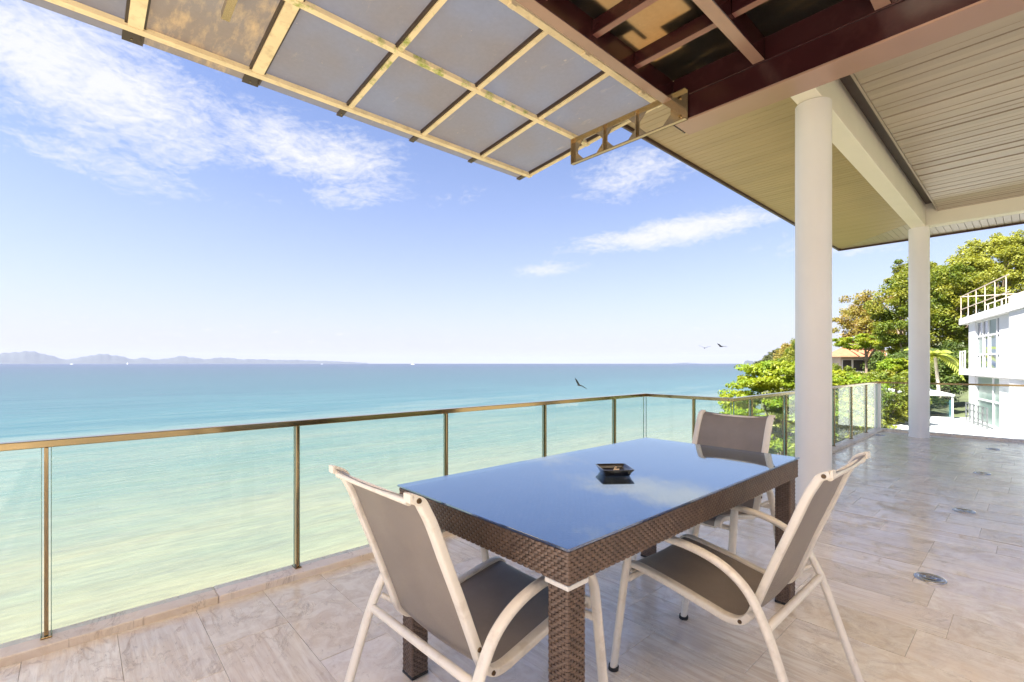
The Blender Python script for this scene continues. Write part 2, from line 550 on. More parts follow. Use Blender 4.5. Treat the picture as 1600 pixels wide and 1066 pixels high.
M['litred'] = mat('red_lit_underside', (0.22, 0.085, 0.06), 0.3, spec=0.6, coat=0.2, var=0.12, vscale=2.0)  # reflected light put into the colour of the purlin undersides
M['canopyframe'] = mat('canopy_frame', (0.84, 0.67, 0.42), 0.5, var=0.10, vscale=5, dirt=(0.42, 0.28, 0.14), dscale=12, damt=0.35)
M['mossframe'] = mat('mossy_canopy_frame', (0.84, 0.67, 0.42), 0.5, var=0.10, vscale=5, dirt=(0.26, 0.33, 0.03), dscale=7, damt=0.95)
M['clip'] = mat('dark_clip', (0.05, 0.03, 0.02), 0.4)
M['steel'] = mat('stainless', (0.37, 0.27, 0.14), 0.14, metal=1.0, var=0.05, vscale=9)
M['bracket'] = mat('bracket_steel', (0.44, 0.34, 0.21), 0.16, metal=0.8, var=0.1, vscale=8)
M['poly'] = mat_poly('smoked_sheet', (0.190, 0.187, 0.200), (0.10, 0.10, 0.105), (0.30, 0.24, 0.16), 0.0)
M['polydirty'] = mat_poly('dirty_sheet', (0.21, 0.185, 0.165), (0.10, 0.10, 0.10), (0.33, 0.25, 0.145), 0.5, 5.0)
M['roofglass'] = mat_poly('dusty_roof_glass', (0.27, 0.205, 0.125), (0.012, 0.011, 0.010), (0.17, 0.12, 0.06), 0.2, 3.0)
M['frosted'] = mat_poly('added_fill_sheet', (0.62, 0.56, 0.47), (0.25, 0.24, 0.22), (0.5, 0.42, 0.3), 0.1, 9.0)  # unseen sheets, added as a soft sunlit fill over the terrace
M['shadesheet'] = mat('roof_shade_dark', (0.03, 0.028, 0.03), 0.25, spec=0.6)  # for the added sheets that stand for shadow on the roof glass
M['glass'] = mat_clear_glass('balustrade_glass')
M['glassedge'] = mat('glass_edge', (0.25, 0.42, 0.36), 0.15)
M['tableglass'] = mat_table_glass('smoked_table_glass')
M['wicker'] = mat('wicker_brown', (0.135, 0.088, 0.064), 0.42, spec=0.5, var=0.25, vscale=24)
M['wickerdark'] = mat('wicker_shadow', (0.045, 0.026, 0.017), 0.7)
M['band'] = mat('white_tape', (0.72, 0.68, 0.62), 0.7, bump=0.4, bscale=120)
M['frame'] = mat('cream_aluminium', (0.78, 0.72, 0.62), 0.34, spec=0.5, var=0.04, vscale=8, dirt=(0.42, 0.34, 0.25), dscale=16, damt=0.32)
M['sling'] = mat('taupe_sling', (0.225, 0.190, 0.162), 0.36, spec=0.6, var=0.10, vscale=7, bump=0.25, bscale=700)
k_ = NT(M['sling'].node_tree)
tc_ = k_.node('ShaderNodeTexCoord').outputs['Object']
sp_ = k_.node('ShaderNodeSeparateXYZ', inp={0: tc_})
w1_ = k_.math('SINE', k_.math('MULTIPLY', sp_.outputs[0], 1500.0))
w2_ = k_.math('SINE', k_.math('MULTIPLY', k_.math('ADD', sp_.outputs[1], sp_.outputs[2]), 1300.0))
bs_ = k_.n['Principled BSDF']
old_ = bs_.inputs['Base Color'].links[0].from_socket
wv_ = k_.math('ADD', 1.0, k_.math('MULTIPLY', k_.math('MULTIPLY', w1_, w2_), 0.16))
st_ = k_.math('MULTIPLY', k_.ramp(k_.noise(tc_, 9, 6, 0.7), [(0.50, 0.0), (0.75, 1.0)]), 0.30)
c_ = k_.mix(1.0, old_, k_.node('ShaderNodeCombineColor', inp={0: wv_, 1: wv_, 2: wv_}).outputs[0], 'MULTIPLY')
c_ = k_.mix(st_, c_, (0.36, 0.29, 0.22))
k_.l.new(c_, bs_.inputs['Base Color'])
M['rubber'] = mat('black_rubber', (0.02, 0.02, 0.02), 0.6)
M['bolt'] = mat('dark_bolt', (0.10, 0.06, 0.03), 0.4, metal=0.6)
M['ashtray'] = mat('black_ceramic', (0.012, 0.012, 0.014), 0.12, spec=0.7, coat=0.4)
M['butt'] = mat('butt_paper', (0.72, 0.55, 0.33), 0.8)
M['ring'] = mat('light_ring', (0.55, 0.55, 0.56), 0.25, metal=1.0)
M['lens'] = mat('light_lens', (0.10, 0.10, 0.11), 0.08, spec=0.7)
M['white'] = mat('white_render', (0.58, 0.58, 0.59), 0.7, var=0.03, vscale=0.8)
M['whiteframe'] = mat('white_window_frame', (0.66, 0.66, 0.66), 0.4)
M['pane'] = mat('window_pane', (0.03, 0.085, 0.095), 0.06, spec=1.0, coat=0.6)
M['paneblue'] = mat('window_pane_blue', (0.03, 0.06, 0.11), 0.06, spec=1.0, coat=0.6)
M['curtain'] = mat('pale_curtain_pane', (0.13, 0.19, 0.175), 0.3)
M['greyrail'] = mat('grey_rail', (0.16, 0.16, 0.17), 0.4, metal=0.4)
M['sand'] = mat('sand', (0.60, 0.46, 0.28), 0.9, var=0.1)
M['terracotta'] = mat('terracotta', (0.33, 0.13, 0.065), 0.8, var=0.2, vscale=2)
M['housewall'] = mat('house_wall', (0.42, 0.36, 0.30), 0.8, var=0.1, vscale=1)
M['dark'] = mat('dark_opening', (0.03, 0.028, 0.026), 0.6)
M['bark'] = mat('bark', (0.20, 0.15, 0.11), 0.9, var=0.3, vscale=3, bump=0.5, bscale=8)
M['palebark'] = mat('pale_bark', (0.52, 0.46, 0.38), 0.85, var=0.15, vscale=5)
M['bird'] = mat('bird_feathers', (0.006, 0.005, 0.005), 0.7)
M['boat'] = mat('boat_white', (0.85, 0.85, 0.85), 0.4)
M['hill'] = mat('island_forest', (0.035, 0.042, 0.035), 0.95, var=0.3, vscale=0.002)
M['soil'] = mat('soil', (0.09, 0.10, 0.045), 0.95, var=0.4, vscale=0.6)
M['leaf_almond'] = mat_leaf('leaf_almond', (0.11, 0.20, 0.012), (0.22, 0.30, 0.02), (0.29, 0.30, 0.02), 0.45, 0.9)
M['leaf_green'] = mat_leaf('leaf_green', (0.075, 0.125, 0.014), (0.17, 0.21, 0.024), (0.24, 0.23, 0.025), 0.4, 0.5)
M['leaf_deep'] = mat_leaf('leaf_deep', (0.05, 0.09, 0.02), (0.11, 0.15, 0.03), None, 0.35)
M['leaf_gold'] = mat_leaf('leaf_gold', (0.22, 0.18, 0.045), (0.34, 0.25, 0.07), (0.20, 0.21, 0.03), 0.45, 0.7)
M['leaf_yellow'] = mat_leaf('leaf_yellow', (0.16, 0.19, 0.028), (0.30, 0.31, 0.045), (0.29, 0.31, 0.055), 0.45, 0.4)
M['leaf_far'] = mat_leaf('leaf_far', (0.07, 0.09, 0.03), (0.12, 0.13, 0.045), None, 0.35)
M['leaf_palm'] = mat_leaf('leaf_palm', (0.25, 0.32, 0.06), (0.38, 0.42, 0.10), None, 0.4)


def mat_sea():
    m = bpy.data.materials.new('sea_water')
    m.use_nodes = True
    k = NT(m.node_tree)
    b = k.n['Principled BSDF']
    pos = k.node('ShaderNodeNewGeometry').outputs['Position']
    sep = k.node('ShaderNodeSeparateXYZ', inp={0: pos})
    off = k.math('ADD', sep.outputs[1], k.math('MULTIPLY', sep.outputs[0], 0.10))
    off = k.math('MAXIMUM', off, 1.0)
    wob = k.math('MULTIPLY', k.math('SUBTRACT', k.noise(k.mapping(pos, (0.012, 0.05, 1), rot=(0, 0, R(-8))), 1.0, 5, 0.6, 0.5), 0.5), 0.55)
    wob2 = k.math('MULTIPLY', k.math('SUBTRACT', k.noise(k.mapping(pos, (0.06, 0.22, 1), rot=(0, 0, R(-14))), 1.0, 6, 0.65, 0.6), 0.5), 0.42)
    lg = k.math('LOGARITHM', off, 10.0)
    lg = k.math('ADD', lg, k.math('ADD', wob, wob2))
    f = k.math('DIVIDE', k.math('SUBTRACT', lg, 1.0), 3.0)           # 10 m .. 10 km offshore
    col = k.ramp(f, SEA)
    # darker and lighter ripple lines, long across the swell
    r1 = k.noise(k.mapping(pos, (0.10, 0.85, 1), rot=(0, 0, R(-14))), 1.0, 5, 0.65, 0.5)
    r2 = k.noise(k.mapping(pos, (0.55, 3.2, 1), rot=(0, 0, R(-10))), 1.0, 4, 0.6, 0.4)
    rp = k.math('ADD', 0.90, k.math('ADD', k.math('MULTIPLY', k.math('SUBTRACT', r1, 0.5), 0.50), k.math('MULTIPLY', k.math('SUBTRACT', r2, 0.5), 0.75)))
    rp = k.math('ADD', rp, 0.10)
    col = k.mix(1.0, col, k.node('ShaderNodeCombineColor', inp={0: rp, 1: rp, 2: k.math('POWER', rp, 0.7)}).outputs[0], 'MULTIPLY')
    k.l.new(col, b.inputs['Base Color'])
    b.inputs['Roughness'].default_value = 0.22
    b.inputs['IOR'].default_value = 1.33
    b.inputs['Specular IOR Level'].default_value = 0.2
    w1 = k.noise(k.mapping(pos, (0.25, 1.1, 1), rot=(0, 0, R(-14))), 1.0, 3, 0.6, 0.5)
    w2 = k.noise(k.mapping(pos, (0.03, 0.11, 1), rot=(0, 0, R(-14))), 1.0, 5, 0.6)
    h = k.math('ADD', k.math('MULTIPLY', w1, 0.05), k.math('MULTIPLY', w2, 0.7))
    bp = k.node('ShaderNodeBump', inp={'Strength': 0.6, 'Distance': 1.0, 'Height': h})
    k.l.new(bp.outputs[0], b.inputs['Normal'])
    return m


SEA = [(0.00, (0.181, 0.168, 0.106)), (0.13, (0.168, 0.163, 0.113)), (0.19, (0.129, 0.146, 0.111)), (0.28, (0.078, 0.122, 0.106)), (0.36, (0.016, 0.075, 0.082)), (0.46, (0.005, 0.047, 0.058)), (0.58, (0.003, 0.034, 0.047)), (0.70, (0.004, 0.023, 0.046)), (0.90, (0.004, 0.014, 0.040))]
M['sea'] = mat_sea()

# ------------------------------------------------------------------ haze, sea, hills, land
SEA_Z = -9.0
hb = MB().box(-27000, 27000, -27000, 27000, SEA_Z - 1, 480)
hm = bpy.data.materials.new('haze_air')
hm.use_nodes = True
hk = NT(hm.node_tree)
hk.n.clear()
hv = hk.node('ShaderNodeVolumePrincipled', inp={'Color': (0.50, 0.57, 0.82, 1), 'Density': 2.0e-5, 'Anisotropy': 0.0})
ho = hk.node('ShaderNodeOutputMaterial')
hk.l.new(hv.outputs[0], ho.inputs['Volume'])
hz = hb.build('haze', hm)
hz['kind'] = 'stuff'

o = put('sea', (lambda b: b.mesh('sea', M['sea']))(MB().add(
    [(26000 * math.cos(2 * math.pi * i / 64), 26000 * math.sin(2 * math.pi * i / 64), SEA_Z) for i in range(64)], [tuple(range(64))])))
o['kind'] = 'structure'


def dirvec(azd):                         # azimuth in degrees from +Y towards +X
    return Vector((math.sin(R(azd)), math.cos(R(azd)), 0))


def ridge(name, pts, dist, depth, seed):
    """a range of island hills: pts = (azimuth, height)"""
    r_ = np.random.default_rng(seed)
    azs = np.linspace(pts[0][0], pts[-1][0], 260)
    hh = np.interp(azs, [p[0] for p in pts], [p[1] for p in pts])
    jit = np.zeros_like(azs)
    for fq, am in ((0.9, 0.05), (2.1, 0.05), (5.3, 0.04)):
        jit += am * np.sin(azs * fq * 2 + r_.uniform(0, 6))
    hh = hh * (1 + jit)
    rows = [(-1.0, -0.02), (-0.55, 0.30), (-0.25, 0.72), (0.0, 1.0), (0.5, 0.6), (1.0, -0.02)]
    vs, fs = [], []
    for i, (a, h) in enumerate(zip(azs, hh)):
        for j, (dd, hf) in enumerate(rows):
            wig = 1 + 0.06 * math.sin(a * 4.1 + j * 1.7) * (0 if j in (0, 3, 5) else 1)
            p = dirvec(a) * (dist + dd * depth)
            vs.append((p.x, p.y, SEA_Z + max(-2, h * hf * wig)))
    nr = len(rows)
    for i in range(len(azs) - 1):
        for j in range(nr - 1):
            fs.append((i * nr + j, (i + 1) * nr + j, (i + 1) * nr + j + 1, i * nr + j + 1))
    b = MB().add(vs, fs, True)
    return b.build(name, M['hill'])


def az_of(px):                            # where along the horizon a thing stands (azimuth of its bearing)
    return 90 - (math.degrees(TH) - math.degrees(math.atan((px - 800) / 745)))


HP = [(-160, 10), (-60, 14), (0, 15), (25, 18.5), (60, 17), (75, 14), (100, 7), (118, 8), (140, 13), (168, 17), (190, 12), (208, 7), (225, 10), (245, 7), (285, 13),
      (320, 8.5), (350, 11), (380, 8.5), (430, 7.5), (480, 6.5), (515, 5), (550, 3), (575, 0.6)]
o = ridge('hills', [(az_of(p), max(2, h * 21000 / 745 * 0.70 + 9)) for p, h in HP], 21000, 2500, 3)
o['kind'] = 'structure'
o = ridge('hills', [(az_of(p), h * 25000 / 745 + 9) for p, h in [(1050, 0.1), (1072, 1.2), (1090, 0.1)]], 25000, 700, 5)
o['kind'] = 'structure'
o = ridge('hills', [(az_of(p), h * 15000 / 745 + 9) for p, h in [(1162, 0.1), (1164, 3.4), (1168, 3.9), (1172, 3.3), (1176, 3.6), (1178, 0.1)]], 15000, 300, 6)
o['kind'] = 'structure'

# land: hillside to the right of the terrace running out to a headland
def shore(x):
    return np.interp(x, [-60, 9, 16, 30, 60, 120, 200, 300, 380, 460], [1.5, 1.5, 7.5, 10, 19, 44, 72, 100, 104, 20])


def land_z(x, y):
    t = shore(x) - y
    h = np.where(t < 0, -1.5 + t * 0.2, 0.0) + np.where(t > 0, 6.6 * (1 - np.exp(-t / 3.0)) + np.clip(t - 9, 0, 80) * 0.26 * np.clip((x - 25) / 40, 0, 1), 0)
    return SEA_Z + h


gx = np.concatenate([np.linspace(-60, 60, 61), np.linspace(64, 470, 70)])
gt = np.concatenate([np.linspace(-3, 20, 24), np.linspace(24, 220, 30)])
lv, lf = [], []
for x in gx:
    for t in gt:
        y = float(shore(x)) - t
        lv.append((x, y, float(land_z(x, y)) + (random.uniform(-0.12, 0.12))))
ng = len(gt)
for i in range(len(gx) - 1):
    for j in range(ng - 1):
        lf.append((i * ng + j, i * ng + j + 1, (i + 1) * ng + j + 1, (i + 1) * ng + j))
o = MB().add(lv, lf, True).build('terrain', M['soil'])
o['kind'] = 'structure'

# ------------------------------------------------------------------ terrace floor, tile by tile
Y_OUT, X_STEP, Y_IN, X_END = 2.93, 4.68, 1.97, 11.0
KERB = 0.10
floor = MB()
floor.prism([(-15, -6), (X_END + 0.06, -6), (X_END + 0.06, Y_IN + 0.06), (X_STEP + 0.06, Y_IN + 0.06), (X_STEP + 0.06, Y_OUT + 0.06), (-15, Y_OUT + 0.06)], -0.32, -0.006)
floor = floor.build('terrace_floor', M['grout'])
floor['kind'] = 'structure'
o = MB().prism([(-15, -6), (X_END - 0.2, -6), (X_END - 0.2, Y_IN - 0.2), (X_STEP - 0.2, Y_IN - 0.2), (X_STEP - 0.2, Y_OUT - 0.25), (-15, Y_OUT - 0.25)], -11, -0.323).build('retaining_wall', M['concrete'])
sety(o, 'tall concrete wall carrying the stone terrace above the sea', 'wall')
TW, TL, G = 0.305, 0.61, 0.0010
tile_full = MB().box(0, TW - G, 0, TL - G, -0.02, 0.0, 0.0012).mesh('tile', M['tile'])
rest = MB()
row = 0
x = -0.78
while x < X_END - KERB + 0.02:
    x1 = min(x + TW - G, X_END - KERB + 0.02)
    ymax = (Y_OUT if x + TW < X_STEP else Y_IN) - KERB + 0.02
    if x < X_STEP - KERB + 0.02 < x + TW:
        ymax = Y_OUT - KERB + 0.02
        x1 = min(x1, X_STEP - KERB + 0.02)
    y = -0.75 + random.choice([0.0, 0.2, 0.4, 0.3, 0.1]) * 1.0 - 0.3
    while y < ymax - 0.02:
        y1 = min(y + TL - G, ymax)
        dz = random.uniform(-0.0006, 0.0006)
        if y1 > -0.05 and (x * math.cos(TH) + (y + TL) * math.sin(TH)) > 1.3:
            if abs((x1 - x) - (TW - G)) < 1e-4 and abs((y1 - y) - (TL - G)) < 1e-4:
                put('tile', tile_full, floor, (x, y, dz))
            else:
                put('tile', MB().box(0, x1 - x, 0, y1 - y, -0.02, 0, 0.0012).mesh('tile', M['tile']), floor, (x, y, dz))
        else:
            rest.box(x, x1, y, y1, -0.02, dz, 0.0012)
        y += TL
    x += TW
rest.box(X_STEP - KERB + 0.021, X_STEP + 0.18, -0.2, Y_IN - KERB + 0.02, -0.02, -0.002)
for gx_ in np.arange(-14.9, 10.7, TW):
    for gy_ in np.arange(-5.95, -1.1, TL):
        rest.box(gx_, gx_ + TW - G, gy_, gy_ + TL - G, -0.02, -0.0008)
for gx_ in np.arange(-14.9, -0.95, TW):  # unseen deck behind the camera, extended to bounce sun onto the terrace
    for gy_ in np.arange(-1.06, Y_OUT - 0.6, TL):
        rest.box(gx_, gx_ + TW - G, gy_, gy_ + TL - G, -0.02, -0.0008)
o = rest.build('paving', M['tile'], floor)
o['kind'] = 'stuff'


def kerb_run(x0, x1, y0, y1):
    b = MB().box(x0, x1, y0, y1, -0.004, 0.037, 0.004)
    return b.build('kerb', M['kerb'], floor)


for i in range(19):
    a = -15 + i * 1.036
    kerb_run(a, min(a + 1.034, X_STEP + 0.05), Y_OUT - KERB, Y_OUT + 0.05)
kerb_run(X_STEP - KERB, X_STEP + 0.05, Y_IN + 0.052, Y_OUT - KERB - 0.002)
for i in range(6):
    a = X_STEP - KERB + i * 1.07
    kerb_run(a, min(a + 1.068, X_END - KERB - 0.002), Y_IN - KERB, Y_IN + 0.05)
for i in range(6):
    a = Y_IN + 0.05 - i * 1.07
    kerb_run(X_END - KERB, X_END + 0.05, a - 1.068, a)

# ------------------------------------------------------------------ glass balustrade
bal = empty('glass_railing', (0, Y_OUT, 0), 0, 'frameless glass railing with a brushed steel handrail and slim posts around the terrace edge', 'railing')
RT = 0.90


def bput(b, name, m):
    o = b.build(name, m, bal)
    o.location = (0, -Y_OUT, 0)
    return o


def hrail(x0, x1, y0, y1):
    bput(MB().box(x0, x1, y0, y1, RT - 0.032, RT, 0.003), 'handrail', M['steel'])


hrail(-15, X_STEP + 0.028, Y_OUT - 0.028, Y_OUT + 0.028)
hrail(X_STEP - 0.028, X_STEP + 0.028, Y_IN + 0.029, Y_OUT - 0.029)
hrail(X_STEP - 0.028, X_END + 0.028, Y_IN - 0.028, Y_IN + 0.028)
hrail(X_END - 0.028, X_END + 0.028, -5, Y_IN - 0.029)


def post(x, y, along='x'):
    hx, hy = (0.007, 0.022) if along == 'x' else (0.022, 0.007)
    b = MB().box(x - hx, x + hx, y - hy, y + hy, 0.0375, RT - 0.033, 0.0015)
    bput(b, 'post', M['steel'])
    bput(MB().box(x - hx - 0.012, x + hx + 0.012, y - hy - 0.012, y + hy + 0.012, 0.0372, 0.044, 0.002), 'base_plate', M['steel'])


def pane(x0, x1, y0, y1):
    b = MB()
    t = 0.005
    if y0 == y1:
        b.box(x0, x1, y0 - t, y0 + t, 0.039, RT - 0.034)
    else:
        b.box(x0 - t, x0 + t, y0, y1, 0.039, RT - 0.034)
    bput(b, 'glass_panel', M['glass'])
    for q in (0, 1):
        e = MB()
        if y0 == y1:
            xx = x0 + 0.0012 if q == 0 else x1 - 0.0012
            e.box(xx - 0.0014, xx + 0.0014, y0 - t - 0.0006, y0 + t + 0.0006, 0.04, RT - 0.035)
        else:
            yy = y0 + 0.0012 if q == 0 else y1 - 0.0012
            e.box(x0 - t - 0.0006, x0 + t + 0.0006, yy - 0.0014, yy + 0.0014, 0.04, RT - 0.035)
        bput(e, 'glass_edge', M['glassedge'])


px_ = [-13.75, -12.7, -11.65, -10.6, -9.55, -8.5, -7.45, -6.4, -5.35, -4.3, -3.25, -2.2, -1.15, -0.10, 0.955, 2.01, 3.06, 4.10]
for v in px_:
    post(v, Y_OUT)
ed = [-15] + px_ + [X_STEP - 0.012]
for a, b_ in zip(ed[:-1], ed[1:]):
    pane(a + 0.014, b_ - 0.014, Y_OUT, Y_OUT)
post(X_STEP, 2.36, 'y')
pane(X_STEP, X_STEP, 2.36 + 0.014, Y_OUT - 0.012)
pane(X_STEP, X_STEP, Y_IN + 0.012, 2.36 - 0.014)
px2 = [5.12, 6.12, 7.11, 8.10, 9.09, 10.08]
for v in px2:
    post(v, Y_IN)
ed = [X_STEP + 0.012] + px2 + [X_END - 0.05]
for a, b_ in zip(ed[:-1], ed[1:]):
    pane(a + 0.014, b_ - 0.014, Y_IN, Y_IN)
o = bput(MB().box(X_END - 0.045, X_END + 0.045, Y_IN - 0.045, Y_IN + 0.045, 0.038, RT - 0.033, 0.004), 'corner_post', M['column'])
for v in (1.33, -0.9, -3.0):
    post(X_END, v, 'y')
for a, b_ in ((1.33, Y_IN - 0.05), (-0.9, 1.33), (-3.0, -0.9)):
    pane(X_END, X_END, a + 0.014, b_ - 0.014)

# ------------------------------------------------------------------ columns
for i, (cx, lab) in enumerate(((4.77, 'thick round cream column beside the dining table, nearest the steel beam'),
                               (10.44, 'smaller looking round cream column at the far end of the terrace'))):
    c = empty('column', (cx, 1.31, 0), 0, lab, 'column', 'round columns carrying the terrace roof')
    b = MB().lathe([(0.1385, 0.0), (0.1385, 0.03), (0.1375, 0.035), (0.1375, 3.497)], 48)
    b.build('shaft', M['column'], c)

# ------------------------------------------------------------------ terrace roof: beams, slatted ceiling, soffit, fascia
roof = empty('terrace_roof', (10.44, 1.31, 3.5), 0, 'flat roof with brown slatted ceiling, cream beams and dark fascia over the terrace', 'roof')
RO = Vector((-10.44, -1.31, -3.5))


def rput(b, name, m, par=None):
    o = b.build(name, m, par or roof)
    if par is None:
        o.location = RO
    return o


rput(MB().box(3.95, 10.534, 1.216, 1.404, 3.50, 3.90, 0.004), 'beam', M['beam'])
rput(MB().box(10.345, 10.535, -2.6, 1.2155, 3.502, 3.90, 0.004), 'beam', M['beam'])
# main ceiling: slats across, pitch 0.15
ZC, ZS = 3.715, 3.835
ceil = rput(MB().box(3.93, 10.342, -2.6, 1.068, ZC + 0.02, ZC + 0.06), 'ceiling', M['gap'])
sm_ = MB().box(0.0, 0.0955, -2.6, 1.045, ZC, ZC + 0.018, 0.003).mesh('slat', M['ceil'])
x = 3.94
while x < 10.34:
    if x + 0.0955 < 10.342:
        o = put('slat', sm_, ceil, (x, 0, random.uniform(-0.0015, 0.0015)))
        o.rotation_euler = (0, random.uniform(-0.007, 0.007), 0)
    x += 0.10
rput(MB().box(3.93, 10.342, 1.0465, 1.0685, ZC - 0.004, ZC + 0.10), 'ceiling_trim', M['ceil'])
rput(MB().box(3.93, 10.342, 1.07, 1.2155, 3.862, 3.88), 'shadow_gap', M['fascia'])
# overhang soffit
XE, YE = 12.87, 3.03
sof = rput(MB().box(3.93, XE - 0.03, 1.405, YE - 0.03, ZS + 0.02, ZS + 0.06), 'soffit', M['gap'])
x = 3.94
full = MB().box(0, 0.0955, 1.41, YE - 0.035, ZS, ZS + 0.018, 0.002).mesh('slat', M['soffit'])
while x < XE - 0.05:
    x1 = min(x + 0.0955, XE - 0.035)
    if x1 <= XE - (YE - 1.41):
        put('slat', full, sof, (x, 0, random.uniform(-0.0008, 0.0008)))
    else:
        ya, yb = max(1.41, YE - (XE - x)), max(1.41, YE - (XE - x1))
        if YE - 0.035 - yb > 0.03:
            put('slat', MB().prism([(x, ya + 0.004), (x1, yb + 0.004), (x1, YE - 0.035), (x, YE - 0.035)], ZS, ZS + 0.018).mesh('slat', M['soffit']), sof)
    x += 0.10
sof2 = rput(MB().box(10.536, XE - 0.03, -2.6, 1.404, ZS + 0.02, ZS + 0.06), 'soffit', M['gap'])
y = 2.98
fullx = MB().box(10.537, XE - 0.035, 0, 0.0955, ZS, ZS + 0.018, 0.002).mesh('slat', M['ceil'])
while y > -2.4:
    y0 = y - 0.0955
    if y0 >= 1.40 - 0.05:
        xa, xb = XE - (YE - y), XE - (YE - y0)
        put('slat', MB().prism([(xb + 0.004, y0), (XE - 0.035, y0), (XE - 0.035, y), (xa + 0.004, y)], ZS, ZS + 0.018).mesh('slat', M['ceil']), sof2)
    else:
        put('slat', fullx, sof2, (0, y0, 0))
    y -= 0.10
rput(MB().box(3.93, XE, YE - 0.03, YE, ZS - 0.035, ZS + 0.22, 0.004), 'fascia', M['fascia'])
rput(MB().box(XE - 0.03, XE, -2.6, YE - 0.031, ZS - 0.035, ZS + 0.22, 0.004), 'fascia', M['fascia'])
rput(MB().box(3.93, XE - 0.031, -2.6, YE - 0.031, ZS + 0.1, ZS + 0.21), 'roof_deck', M['concrete'])
rput(MB().box(3.895, 3.9295, -2.6, 2.0, 3.4365, ZS + 0.22), 'sun_blocker', M['fascia'])  # added to keep sun from slipping in under the roof edge
rput(MB().box(3.895, 3.9295, 2.001, YE, ZS - 0.035, ZS + 0.22), 'fascia', M['fascia'])

# ------------------------------------------------------------------ maroon steel pergola with glass roof
perg = empty('pergola', (3.8, 2.0, 3.2), 0, 'maroon painted steel pergola with dusty glass roofing over the table', 'pergola')
PO = Vector((-3.8, -2.0, -3.2))


def pput(b, name, m, par=None):
    o = b.build(name, m, par or perg)
    if par is None:
        o.location = PO
    return o


BX0, BX1, BZ0 = 3.67, 3.92, 3.215
b = MB()
pput(MB().box(BX0, BX1, -3.9, 2.02, BZ0, BZ0 + 0.016, 0.003), 'bottom_flange', M['litmaroon'])  # flange colour carries the painted reflection from below
b.box(BX0 + 0.012, BX1 - 0.012, -3.9, 2.018, BZ0 + 0.0165, BZ0 + 0.205)     # web box
b.box(BX0, BX1, -3.9, 2.02, BZ0 + 0.2055, BZ0 + 0.2195, 0.003)              # top flange
pput(b, 'main_beam', M['maroon'])
pput(MB().box(BX0 + 0.02, BX0 + 0.10, -3.9, 2.039, BZ0 + 0.221, BZ0 + 0.46, 0.004), 'edge_beam', M['maroon'])
raf_y = [2.04, 1.316, 0.59, -0.136, -0.862, -1.588, -2.314, -3.04, -3.766]
rf = MB().box(-3.6, BX0 + 0.018, 0, 0.085, 3.437, 3.60, 0.004).mesh('rafter', M['maroon'])
rs = MB().box(-3.59, BX0 + 0.018, 0.003, 0.082, 3.4335, 3.4369).mesh('lit_underside', M['litmaroon'])  # thin strip painting bounced light along the rafter underside
for ry in raf_y:
    o = put('rafter', rf, perg, PO + Vector((0, ry, 0)))
    put('lit_underside', rs, o)
pur_x = [3.11, 2.605, 2.1, 1.595, 1.09, 0.585, 0.08, -0.425, -0.93, -1.435, -1.94, -2.445, -2.95]
pm_ = MB().box(0, 0.055, 0.001, 0.640, 3.487, 3.585, 0.003).mesh('purlin', M['maroon'])
ps_ = MB().box(0.003, 0.052, 0.002, 0.639, 3.4835, 3.4869).mesh('lit_underside', M['litred'])  # same painted bounce light under each purlin
for ax in pur_x:
    for ry in raf_y[1:]:
        if ry > -2.4:
            o = put('purlin', pm_, perg, PO + Vector((ax, ry + 0.085, 0)))
            put('lit_underside', ps_, o)
cells = [BX0 + 0.02] + pur_x + [-3.6]
for i in range(len(cells) - 1):
    x1, x0 = cells[i], cells[i + 1] + (0.055 if i < len(cells) - 2 else 0)
    for ry in raf_y[1:]:
        if i < 13:
            pput(MB().box(cells[i + 1] + 0.028 if i < 12 else x0, x1 + (0.026 if i else 0), ry + 0.043, ry + 0.767, 3.602, 3.610), 'glass_or_added_fill_sheet', M['roofglass' if (ry > 0.5 and i < 5) else 'frosted'])  # the frosted ones lie out of view, added for fill light
# added opaque sheets that stand for the dark shadow shapes on the glass
for (x0, x1, y0, y1) in ((2.62, 3.688, 1.36, 1.55), (3.02, 3.688, 1.5505, 1.78), (3.34, 3.688, 1.7805, 2.10), (2.2, 2.9, 1.93, 2.10), (2.62, 3.05, 1.9, 1.9295),
                         (1.9, 3.688, 0.62, 1.3595), (-3.6, 1.35, 1.99, 2.10)):
    pput(MB().box(x0, x1, y0, y1, 3.622, 3.628), 'shade_sheet', M['shadesheet'])

# bracket plate with three chamfered openings, cantilevered past the end of the main beam
def octa(cy, cz, w, h, c):
    return [(cy - w + c, cz - h), (cy + w - c, cz - h), (cy + w, cz - h + c), (cy + w, cz + h - c), (cy + w - c, cz + h), (cy - w + c, cz + h), (cy - w, cz + h - c), (cy - w, cz - h + c)]


